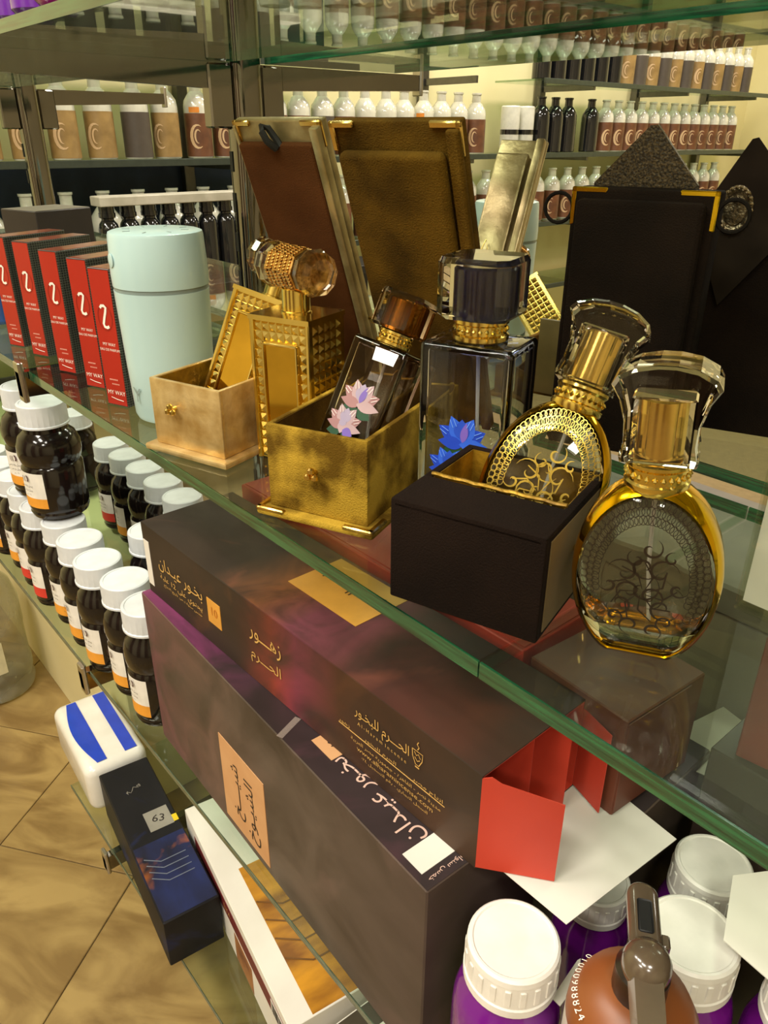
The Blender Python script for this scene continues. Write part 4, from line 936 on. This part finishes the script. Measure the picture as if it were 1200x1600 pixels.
# --- purple bottles with white caps
M_purple = mat('purple_liquid', '#7a1c8c', .12, col2='#6a147c', scale=10, coat=.7)
M_capw = mat('smooth_white_cap', '#ece8df', .35)
def purple_bottle(loc, label, rz=0, base=[None]):
    if base[0]: return dup(base[0], loc, rz, label)
    t = thing('purple_bottle', label, 'bottle', loc, rz, 'purple bottles with white screw caps')
    MB().lathe([(.031, 0), (.034, .004), (.0348, .02), (.0348, .122), (.0340, .136), (.0310, .147), (.0265, .154), (.0250, .162)], 40).build('bottle_body', M_purple, t)
    c = MB(); r = .0285
    c.lathe([(r*.97, .160), (r*1.03, .161), (r*1.03, .167), (r, .168), (r*.985, .186), (r*1.0, .1865), (r*.985, .1905), (r*.93, .192), (r*.88, .192), (r*.85, .1912), (0.001, .1912)], 48)
    cp = c.build('cap', M_capw, t)
    rb_ = MB().rbox(-.0035, .0035, -.0005, .0008, -.007, .007, r=.0006, seg=1, eseg=1).mesh('cap_rib', M_capw)
    for k in range(20):
        a = 2*math.pi*k/20; put('cap_rib', rb_, cp, (r*math.cos(a), r*math.sin(a), .177), (0, 0, a+R(90))).scale = (.55, 1, 1)
    base[0] = t; return t
zc = ZS+.192
for px, py, k, lb in [(803, 1466, 1., 'purple bottle with clean white cap at bottom left of the group'), (1082, 1458, 1., 'purple bottle with stained white cap behind the brown pump bottle'),
                      (1116, 1348, .92, 'purple bottle just under the right glass edge'), (935, 1372, .80, 'purple bottle mostly hidden under the white paper sheet'), (1290, 1545, 1., 'purple bottle cut off at the right edge of the picture')]:
    p = at(px, py, z=ZS+.192*k); o = purple_bottle((p.x, p.y, ZS), lb); o.scale = (k, k, k)
# --- brown pump bottle
DZ = .065; pb = at(1000, 1535, z=ZS+.165+DZ)
t = thing('pump_bottle', 'brown labelled bottle with grey trigger pump at the bottom edge', 'bottle', (pb.x, pb.y, ZS), R(0))
MB().lathe([(.032, 0), (.035, .004), (.035, .132+DZ)], 40).build('bottle_body', mat('pump_white', '#d9d2c6', .35), t)
MB().lathe([(.035, .132+DZ), (.0345, .140+DZ), (.029, .152+DZ), (.019, .158+DZ), (.0145, .160+DZ)], 40, cap0=False).build('brown_shoulder', mat('brown_label', '#8c5026', .4, col2='#7c4520', scale=8), t)
MB().lathe([(.0135, .158+DZ), (.0140, .160+DZ), (.0140, .176+DZ), (.0115, .179+DZ), (.010, .1805+DZ)], 24).build('pump_collar', mat('black_brown', '#231b15', .3), t)
M_smoke = mat('smoky_plastic', '#5d4f3e', .2, col2='#4a3e30', scale=20, coat=.5)
HM = Matrix.Translation((0, 0, .180+DZ)) @ Matrix.Rotation(R(126), 4, 'Z')
hd = MB(); hd.M = HM; hd.rbox(-.010, .043, -.0085, .0085, 0, .011, r=.008, e=.004, seg=5, eseg=3); ph = hd.build('pump_head', M_smoke, t)
dm = MB(); dm.M = HM @ Matrix.Translation((-.004, 0, .004)); dm.lathe([(.0115, -.004), (.0125, 0), (.0122, .005), (.0100, .0095), (.006, .012), (.001, .013)], 28); dm.build('pump_dome', M_smoke, t)
sh = MB(); sh.M = HM; sh.rings([[(x, y, z) for y, z in ((-wd, 0), (wd, 0), (wd*.8, .009), (-wd*.8, .009))] for x, wd in ((-.004, .009), (-.03, .0085), (-.055, .0075))]); sh.build('trigger_blade', M_smoke, t)
sl = MB(); sl.M = HM; sl.rbox(.010, .030, -.004, .004, .0106, .0114, r=.001, seg=1, eseg=1); sl.build('window_slot', mat('dark_slot', '#0a0a0a', .6), ph)
ck = MB(); ck.M = HM; ck.rbox(.006, .014, -.0125, -.0075, .001, .008, r=.001, seg=1, eseg=1); ck.build('side_clip', M_smoke, ph)
def arc_text(s, r, a0, da, size, par, z, m):
    for k, ch in enumerate(s):
        if ch == ' ': continue
        a = R(a0+da*k); lettering(ch, size, m, par, (r*math.cos(a), r*math.sin(a), z), (R(28), 0, a+R(90)), name='letter')
arc_text('01000988824', .0318, 176, 6.8, .0060, t, .1482+DZ, M_letw); arc_text('www.rhon', .0318, 278, 8, .0066, t, .1482+DZ, M_letw)
# white hang tags
for (pxs, z, lb) in (([(1130, 1470), (1140, 1385), (1200, 1385), (1260, 1500), (1200, 1530)], ZS+.205, 'blank white hang tag at the right edge above the purple bottles'), ([(862, 1560), (900, 1512), (905, 1510), (903, 1540), (875, 1573)], ZS+.155, 'small white tag beside the brown pump bottle')):
    P = [at(x, y, z=z) for x, y in pxs]; o = thing('hang_tag', lb, 'tag', P[0]); m = MB()
    m.rings([[(p.x-P[0].x, p.y-P[0].y, dz+.25*(p.y-P[0].y)) for p in P] for dz in (0, .0007)]); m.build('card', M_white, o, smooth=0)

# ================================================================== BOTTOM SHELF
zb = ZB+.0005
t = thing('tissue_pack', 'white plastic-wrapped pack with two blue panels on the bottom shelf', 'package', (-1.206, .247, zb), R(-4))
tw = MB(); tw.rbox(0, .20, 0, .103, 0, .092, r=.018, e=.016, seg=5, eseg=4); tw.build('wrapper', mat('white_film', '#e8e5dc', .22, col2='#dcd8cc', scale=18, bump=.5, bscale=30, coat=.5), t)
M_blue = mat('blue_film', '#2446c4', .2, coat=.5, bump=.3, bscale=60)
cv = MB(); pts = [(.008+.200*k/12, .004+.002+.0) for k in range(13)]
def strip(f0, f1):
    m = MB(); A = []; B = []
    for k in range(13):
        x = .014+.172*k/12; A.append((x, f0(k/12), .0925)); B.append((x, f1(k/12), .0925))
    m.rings([A+list(reversed(B)), [(x, y, z+.0006) for x, y, z in A+list(reversed(B))]]); return m
strip(lambda s: .024-.014*math.sin(math.pi*s), lambda s: .040).build('colour_panel', M_blue, t)
strip(lambda s: .070, lambda s: .090).build('colour_panel', M_blue, t)
t = thing('black_gift_box', 'glossy black box with blue and amber print on the bottom shelf', 'box', (-.996, .250, zb), R(-7))
bk = haze_card('black_night_print', '#1d1c1e', '#141316', '#1f2a55')
MB().rbox(0, .31, 0, .078, 0, .088, r=.002, seg=2, eseg=1).build('carton', bk, t)
MB().box(0.175, .308, .002, .076, .088, .0884).build('picture_print', haze_card('blue_amber_print', '#27356e', '#1b1a24', '#b5651f'), t)
MB().box(.118, .158, .034, .070, .0884, .0888).build('silver_sticker', mat('grey_sticker', '#8f8b80', .5), t)
lettering('63', .020, M_ink, t, (.138, .052, .0891), (0, 0, R(70)))
sg = MB(); sg.ribbon([(.022*math.cos(q*.5)*.3+.0015*q-.012, .004*math.sin(q*1.9)) for q in range(17)], .0010); sg.build('script_print', M_paper_grey, t, (.06, .040, .0886), (0, 0, R(-70)), smooth=0)
for k in range(4):
    g = MB(); g.ribbon([(.20+.012*k, .010), (.215+.012*k, .030), (.215+.012*k, .066)], .0015); g.build('line_print', mat('silver_line', '#8c93a6', .3, .5), t, (0, 0, .0885), smooth=0)
MB().box(.142, .156, .070, .0775, .0884, .0887).build('yellow_sticker', mat('yellow_sticker', '#e0c21e', .5), t)
t = thing('white_gift_box', 'white box with a picture of gold bars and maroon strip on the bottom shelf', 'box', (-.828, .317, zb), R(-9))
MB().rbox(0, .37, 0, .125, 0, .105, r=.001, seg=1, eseg=1).build('carton', M_white, t)
MB().box(.14, .368, .030, .123, .105, .1054).build('gold_bar_print', mat('gold_bar_picture', '#c98d24', .4, col2='#7a4a12', scale=9, stretch=(3, 1, 1)), t)
for k in range(4):
    g = MB(); g.ribbon([(.20+.03*k, .031), (.22+.03*k, .060), (.22+.03*k, .120)], .0026); g.build('bar_edge_print', mat('brown_line', '#6d4414', .4), t, (0, 0, .1056), smooth=0)
MB().box(.085, .125, .085, .133, .105, .1054).build('maroon_label', mat('maroon_card', '#6a1f22', .5), t)
lettering('LYA', .016, M_goldprint, t, (.105, .108, .1057), (0, 0, R(90)))
MB().box(.04, .36, -.0005, 0, .062, .088).build('maroon_strip', mat('maroon_card', '#6a1f22', .5), t)
lettering('LYA', .014, M_goldprint, t, (.17, -.0008, .075), UP)
MB().box(.315, .352, -.0009, -.0005, .064, .087).build('barcode_label', M_white, t)
bcm = MB(); xx = .318
while xx < .349: bcm.box(xx, xx+random.choice((.0006, .0012)), -.0012, -.0009, .066, .085); xx += random.choice((.0018, .0026))
tag(bcm.build('barcode_bars', M_ink, t), kind='stuff')
MB().box(.19, .25, -.0005, 0, .004, .055).build('brown_picture', mat('brown_picture', '#6e3a24', .5, col2='#a06a3a', scale=30), t)
t = thing('small_white_carton', 'white carton with brown Arabic lettering at the bottom edge', 'box', (-.440, .268, zb), R(-4))
MB().rbox(0, .16, 0, .12, 0, .10, r=.001, seg=1, eseg=1).build('carton', M_white, t)
lettering('الحرم للبخور', .020, M_ink, t, (.07, .04, .1004), (0, 0, R(-80)), ar=True)
MB().box(.002, .03, .03, .118, .10, .1004).build('dark_label', mat('dark_olive_label', '#3d3424', .5), t)

# ================================================================== FLOOR
fb = at(2, 1078, z=0)
t = thing('water_bottle', 'large clear plastic jug of water with white label on the floor', 'bottle', (fb.x-.02, fb.y, .0005))
MB().lathe([(.070, 0), (.082, .006), (.085, .02), (.081, .035), (.085, .05), (.085, .075), (.083, .08), (.083, .165), (.085, .17), (.085, .235), (.075, .275), (.045, .315), (.024, .33), (.022, .345)], 40).build('jug_body', thin_glass('pet_plastic', '#d6d2b6', .08, 1.6, dust=.35), t)
MB().lathe([(.026, .345), (.026, .365), (.023, .367)], 28).build('cap', mat('red_cap', '#b83626', .4), t)
lb = MB(); cyl_patch(lb, .0835, .082, .163, -170, 10, n=28); lo = lb.build('label', mat('cream_label', '#d5cfae', .6), t)
bd = MB(); cyl_patch(bd, .0841, .134, .156, -92, -38, n=12); bd.build('dark_oval_band', mat('navy_oval', '#2b2f45', .5), lo)
ln = MB()
for k in range(4): cyl_patch(ln, .0841, .122-.009*k, .1235-.009*k, -100, -40-12*(k % 2), n=10)
ln.build('fine_print', M_paper_grey, lo)
# ================================================================== BACKGROUND: shelving along the far wall
XW = -2.50; ZA = ZM+.155; ZBk = ZA-.30; ZC = ZA+.30
wr = thing('wall_rack', 'chrome slotted wall rack behind the far rows of bottles', 'rack', (0, 0, 0))
M_rackd = mat('dim_chrome', '#6d6c66', .3, .9)
for y in (.45, 1.45, 2.62, 3.42, 4.25, 5.0):
    po = MB().rbox(-2.84, -2.80, y-.02, y+.02, 0, 2.4, r=.003, seg=1, eseg=1).build('post', M_rackd, wr)
    for z in (ZBk-.3, ZBk, ZA, ZC):
        MB().rbox(-2.80, XW+.005, y-.007, y+.007, z-.035, z-.008, r=.001, seg=1, eseg=1).build('bracket', M_rackd, wr)
def wall_shelf(z, y0, y1, label):
    t = thing('wall_glass_shelf', label, 'glass shelf', (-2.79, y0, z-.008))
    MB().rbox(0, XW+2.79+.002, 0, y1-y0, 0, .008, r=.001, seg=1, eseg=1).build('pane', thin_glass('far_shelf_glass', '#cfdccd', .05, 1.), t)
    MB().rbox(XW+2.79, XW+2.79+.012, 0, y1-y0, -.012, .009, r=.001, seg=1, eseg=1).build('front_channel', mat('shelf_channel', '#4d564e', .3, .6), t)
for z, nm in ((ZBk-.3, 'lowest'), (ZBk, 'second lowest'), (ZA, 'middle'), ):
    wall_shelf(z, .0, 5.2, nm + ' of the long glass shelves on the far wall')
wall_shelf(ZC, 3.05, 5.2, 'top glass shelf on the far wall at upper right')
wall_shelf(ZC, .0, 2.0, 'top glass shelf on the far wall at upper left')
M_bg_glass = mat('pale_bottle_glass', '#d6d4c4', .12, col2='#a9a899', scale=14, coat=.6, spec=.8)
M_bg_clear = thin_glass('far_bottle_clear', '#d9ddd2', .05, 2.2)
M_bg_brown = mat('brown_oud_label', '#6e452a', .45, col2='#54331f', scale=25)
M_bg_tan = mat('tan_oud_label', '#9a7c48', .5, col2='#7e6336', scale=22); M_bg_olive = mat('olive_oil', '#3f3a22', .15, coat=.5)
M_bg_dark = mat('dark_bottle', '#17181a', .12, coat=.6); M_swirl = mat('cream_swirl', '#cfae82', .5); M_bg_or = mat('orange_tag', '#d98528', .5)
BG = {}
def far_bottle(kind, loc, label, group, tagc=False, s=1.):
    key = (kind, tagc)
    if key not in BG:
        t = thing('oud_bottle', label, 'bottle', loc, R(random.uniform(-14, 14)), group)
        if kind in ('brown', 'tan', 'dark', 'grey'):
            r = .043
            MB().lathe([(r*.95, 0), (r, .004), (r, .150), (r*.93, .168), (r*.62, .188), (.019, .196), (.018, .222), (.021, .225), (.021, .231), (.018, .232)], 20).build('bottle_body', M_bg_glass if kind != 'dark' else M_bg_dark, t)
            lm = {'brown': M_bg_brown, 'tan': M_bg_tan, 'dark': M_bg_dark, 'grey': mat('grey_oud_label', '#4d443a', .5)}[kind]
            MB().lathe([(r+.0006, .004), (r+.0006, .132)], 20, cap0=False, cap1=False).build('label', lm, t)
            if kind in ('brown', 'tan'):
                sw = MB(); A = R(-38)
                pts = [(.022*math.cos(R(q)), .034*math.sin(R(q))) for q in range(60, 301, 20)]
                sw.ribbon(pts, .011, tap=True); sw.ribbon([(.010*math.cos(R(q)), .020*math.sin(R(q))) for q in range(40, 281, 24)], .006, tap=True)
                for k, (x, y, z) in enumerate(sw.v):
                    ang = A + x/r; sw.v[k] = ((r+.0012)*math.cos(ang), (r+.0012)*math.sin(ang), .064+y)
                sw.build('swirl_print', M_swirl, t, smooth=0)
            if tagc:
                tg = MB(); cyl_patch(tg, r*1.0, .134, .150, -70, -25, n=5, t=.0012); tg.build('orange_tag', M_bg_or, t)
        elif kind == 'tin':
            MB().lathe([(.046, 0), (.050, .004), (.050, .120), (.045, .135), (.022, .165), (.019, .170), (.019, .200), (.022, .203), (.022, .210)], 20).build('bottle_body', M_bg_glass, t)
            MB().lathe([(.0506, .006), (.0506, .07)], 20, cap0=False, cap1=False).build('label', M_bg_tan, t)
        elif kind == 'white':
            MB().lathe([(.040, 0), (.042, .004), (.042, .185), (.038, .19)], 20).build('bottle_body', mat('white_tube', '#dcdccf', .3), t)
            MB().lathe([(.0425, .075), (.0425, .095)], 20, cap0=False, cap1=False).build('dark_band', M_bg_dark, t)
        elif kind == 'crate':
            pass
        BG[key] = t
        t.scale = (s, s, s); return t
    o = dup(BG[key], loc, R(random.uniform(-14, 14)), label, group); o.scale = (s, s, s); return o
xb = XW-.075
CNT = {}
def nth(row, text):
    CNT[row] = CNT.get(row, 0)+1
    return ORD[CNT[row]-1] + ' bottle from the left on the ' + row + ', ' + text
MID, LOW, TOPR, TOPL = 'far middle shelf', 'far lower shelf', 'top far shelf at right', 'top far shelf at left'
y = .70; i = 0
while y < 2.80:
    k = 'brown' if y > 1.35 else 'tan'
    if i in (4, 11): k = 'grey'
    tg = (i % 5 == 1) and k == 'brown'
    far_bottle(k, (xb+random.uniform(-.006, .006), y, ZA+.001), nth(MID, {'brown': 'brown label with pale swirl', 'tan': 'tan label', 'grey': 'grey label'}[k] if not tg else 'brown label, orange tag'),
               {'brown': 'brown labelled bottles on the far middle shelf', 'tan': 'tan labelled bottles on the far shelf', 'grey': 'grey labelled bottles on the far shelf'}[k] if not tg else 'orange tagged bottles on the far shelf', tg)
    y += .102 if k != 'tan' else .115; i += 1
for k, y in enumerate((2.93, 3.03)): far_bottle('white', (xb, y, ZA+.001), nth(MID, 'a white tube with dark band'), 'white tube bottles on the far shelf')
for k, y in enumerate((3.14, 3.24, 3.34, 3.52)): far_bottle('dark', (xb, y, ZA+.001), nth(MID, 'dark glass'), 'dark bottles on the far shelf')
y = 3.64
while y < 4.95:
    far_bottle('brown', (xb, y, ZA+.001), nth(MID, 'brown label with pale swirl'), 'brown bottles at the right end of the far shelf'); y += .104
# lower far shelf
y = .55; i = 0
while y < 4.9:
    kd = 'tin' if y < 1.5 else 'brown'
    far_bottle(kd, (xb, y, ZBk+.001), nth(LOW, 'silver necked flask' if kd == 'tin' else 'brown label'), 'silver necked flasks on the lower far shelf' if kd == 'tin' else 'bottles on the lower far shelf', tagc=(kd == 'brown' and i % 4 == 0) and False)
    y += .118; i += 1
# upper far shelf, right cluster
y = 3.12; i = 0
while y < 5.0:
    kd = 'dark' if y < 3.75 else ('grey' if i % 2 else 'tan')
    far_bottle(kd, (xb, y, ZC+.001), nth(TOPR, {'dark': 'dark glass', 'grey': 'grey label', 'tan': 'tan label'}[kd]), 'bottles on the top far shelf ' + kd)
    y += .108; i += 1
y = .55
while y < 1.9:
    far_bottle('grey', (xb, y, ZC+.001), nth(TOPL, 'grey label'), 'dim bottles on the top far shelf at left'); y += .12
# dark blue panel behind the lower far shelf and black flasks with a white tray on top
t = thing('wall_panel', 'dark blue panel on the far wall behind the silver necked flasks', 'panel', (-2.845, .2, ZBk-.1))
MB().rbox(0, .01, 0, 1.9, 0, .385, r=.001, seg=1, eseg=1).build('panel', mat('navy_panel', '#1b2740', .5), t)
MB().rbox(.01, .014, .0, 1.9, .0, .03, r=.001, seg=1, eseg=1).build('panel_rail', mat('navy_panel', '#1b2740', .5), t)
XB = -2.28
pA = at(157, 318, X=XB); pE = at(338, 330, X=XB)
blk = None
zsh = pA.z-.245
t = thing('stock_bench', 'low dark bench in front of the far wall carrying black flasks', 'bench', (XB-.14, pA.y-.5, 0))
MB().rbox(0, .19, 0, 1.55, zsh-.03, zsh, r=.002, seg=1, eseg=1).build('bench_top', mat('bench_dark', '#1b1a19', .5), t)
for yy in (.0, 1.51):
    for xx in (0, .15): MB().rbox(xx, xx+.04, yy, yy+.04, 0, zsh-.03, r=.002, seg=1, eseg=1).build('leg', mat('bench_dark', '#1b1a19', .5), t)
yb = pA.y+.03; FLK = []
while yb < pE.y+.35:
    fn = ORD[len(FLK)] + ' black flask from the left under the long white tray'; FLK.append(1)
    if blk is None:
        blk = thing('black_flask', fn, 'bottle', (XB-.04, yb, zsh+.001), 0, 'black flasks under the white tray')
        MB().lathe([(.027, 0), (.030, .004), (.030, .17), (.026, .185), (.018, .195), (.018, .2), (.024, .203), (.024, .215)], 20).build('flask_body', M_bg_dark, blk)
        MB().lathe([(.022, .215), (.022, .232)], 16).build('stopper', M_bg_dark, blk)
    else: dup(blk, (XB-.04, yb, zsh+.001), 0, fn)
    yb += .064
t = thing('white_tray', 'long white carton tray resting on the black flasks', 'tray', (XB-.075, pA.y, zsh+.2345))
MB().rbox(0, .07, 0, pE.y+.35-pA.y, 0, .026, r=.002, seg=1, eseg=1).build('tray_body', mat('dusty_white', '#bdb8a8', .6, col2='#a5a08e', scale=20), t)
MB().box(.004, .066, .004, pE.y+.346-pA.y, .026, .0264).build('tray_top', mat('dusty_white', '#bdb8a8', .6), t)

# ================================================================== UPPER SHELF (seen from below)
zt = ZT+.0008
M_mag = mat('magenta_bottle', '#a81a8e', .2, coat=.6); M_vio = mat('violet_bottle', '#6a2a9c', .2, coat=.6)
for k, (px, py, m, lb) in enumerate([(-8, 34, M_vio, 'violet bottle at the top left corner on the upper shelf'), (25, 22, M_vio, 'second violet bottle on the upper shelf corner'), (62, 6, M_mag, 'magenta bottle on the upper shelf at top left')]):
    p = at(px, py, z=ZT); o = thing('coloured_bottle', lb, 'bottle', (p.x-.012, p.y+.028, zt), 0, 'coloured bottles on the upper shelf edge')
    MB().lathe([(.022, 0), (.026, .004), (.026, .10), (.012, .12), (.012, .13)], 24).build('bottle_body', m, o); MB().lathe([(.013, .13), (.013, .15)], 20).build('cap', m, o)
cl = None
for k, (px, py) in enumerate([(170, 12), (230, 10), (290, 12), (430, 12), (480, 14), (530, 12), (575, 10)]):
    p = at(px, py, z=ZT); lb = ['clear flask base seen through the upper shelf, left of the post', 'second clear flask base left of the post', 'clear flask base nearest the post on its left', 'clear flask base just right of the chrome post', 'second clear flask base right of the post', 'third clear flask base right of the post', 'fourth clear flask base right of the post, by the boxes'][k]
    if cl is None:
        cl = thing('clear_flask', lb, 'bottle', (p.x, p.y, zt), 0, 'clear flasks on the upper shelf')
        MB().lathe([(.009, .001), (.0105, 0), (.0115, .003), (.0115, .05), (.006, .07), (.006, .085)], 20).build('flask_body', M_bg_glass, cl); MB().lathe([(.007, .085), (.007, .1)], 16).build('stopper', M_chrome, cl)
    else: dup(cl, (p.x, p.y, zt), 0, lb)
M_boxw = mat('pale_print_carton', '#c9c2a8', .6, col2='#a89f84', scale=60)
bx0 = None
for k, (px, py) in enumerate([(545, 62), (600, 50), (652, 40), (705, 30), (758, 20), (812, 10), (866, 0)]):
    p = at(px, py, z=ZT)
    lb = 'small carton with barcode on the upper shelf, ' + ['first from the post', 'second from the post', 'third from the post', 'fourth from the post', 'fifth from the post', 'sixth from the post', 'seventh from the post'][k]
    if bx0 is None:
        bx0 = thing('barcode_carton', lb, 'box', (p.x, p.y-.05, zt), 0, 'small cartons on the upper shelf')
        MB().rbox(0, .036, 0, .036, 0, .10, r=.0006, seg=1, eseg=1).build('carton', M_boxw, bx0)
        bcm = MB(); xx = .018
        while xx < .034: bcm.box(xx, xx+.0008, .016, .034, -.0003, 0); xx += .0021
        tag(bcm.build('barcode_bars', M_ink, bx0), kind='stuff')
        MB().box(.004, .014, .020, .032, -.0003, 0).build('stamp_print', mat('violet_stamp', '#3a2f4e', .5), bx0)
    else: dup(bx0, (p.x, p.y-.05, zt), 0, lb)
# far side of the upper shelf: purple cartons and brown flasks seen through the glass
for k, (x, m, lb) in enumerate([(-.60, M_bg_brown, 'brown carton on the far upper shelf behind the post'), (-.50, M_bg_brown, 'second brown carton on the far upper shelf'), (-.38, mat('purple_card', '#5a2058', .4), 'purple carton on the far upper shelf'), (-.28, mat('purple_card', '#5a2058', .4), 'second purple carton on the far upper shelf'), (-.18, mat('dark_plum', '#35152f', .4), 'dark plum carton on the far upper shelf at right')]):
    o = thing('shelf_carton', lb, 'box', (x, .60, zt), R(4*(k % 3-1)), 'cartons on the far upper shelf')
    MB().rbox(0, .075, 0, .075, 0, .11, r=.001, seg=1, eseg=1).build('carton', m, o); MB().box(.002, .073, .002, .073, .11, .1106).build('top_panel', m, o)
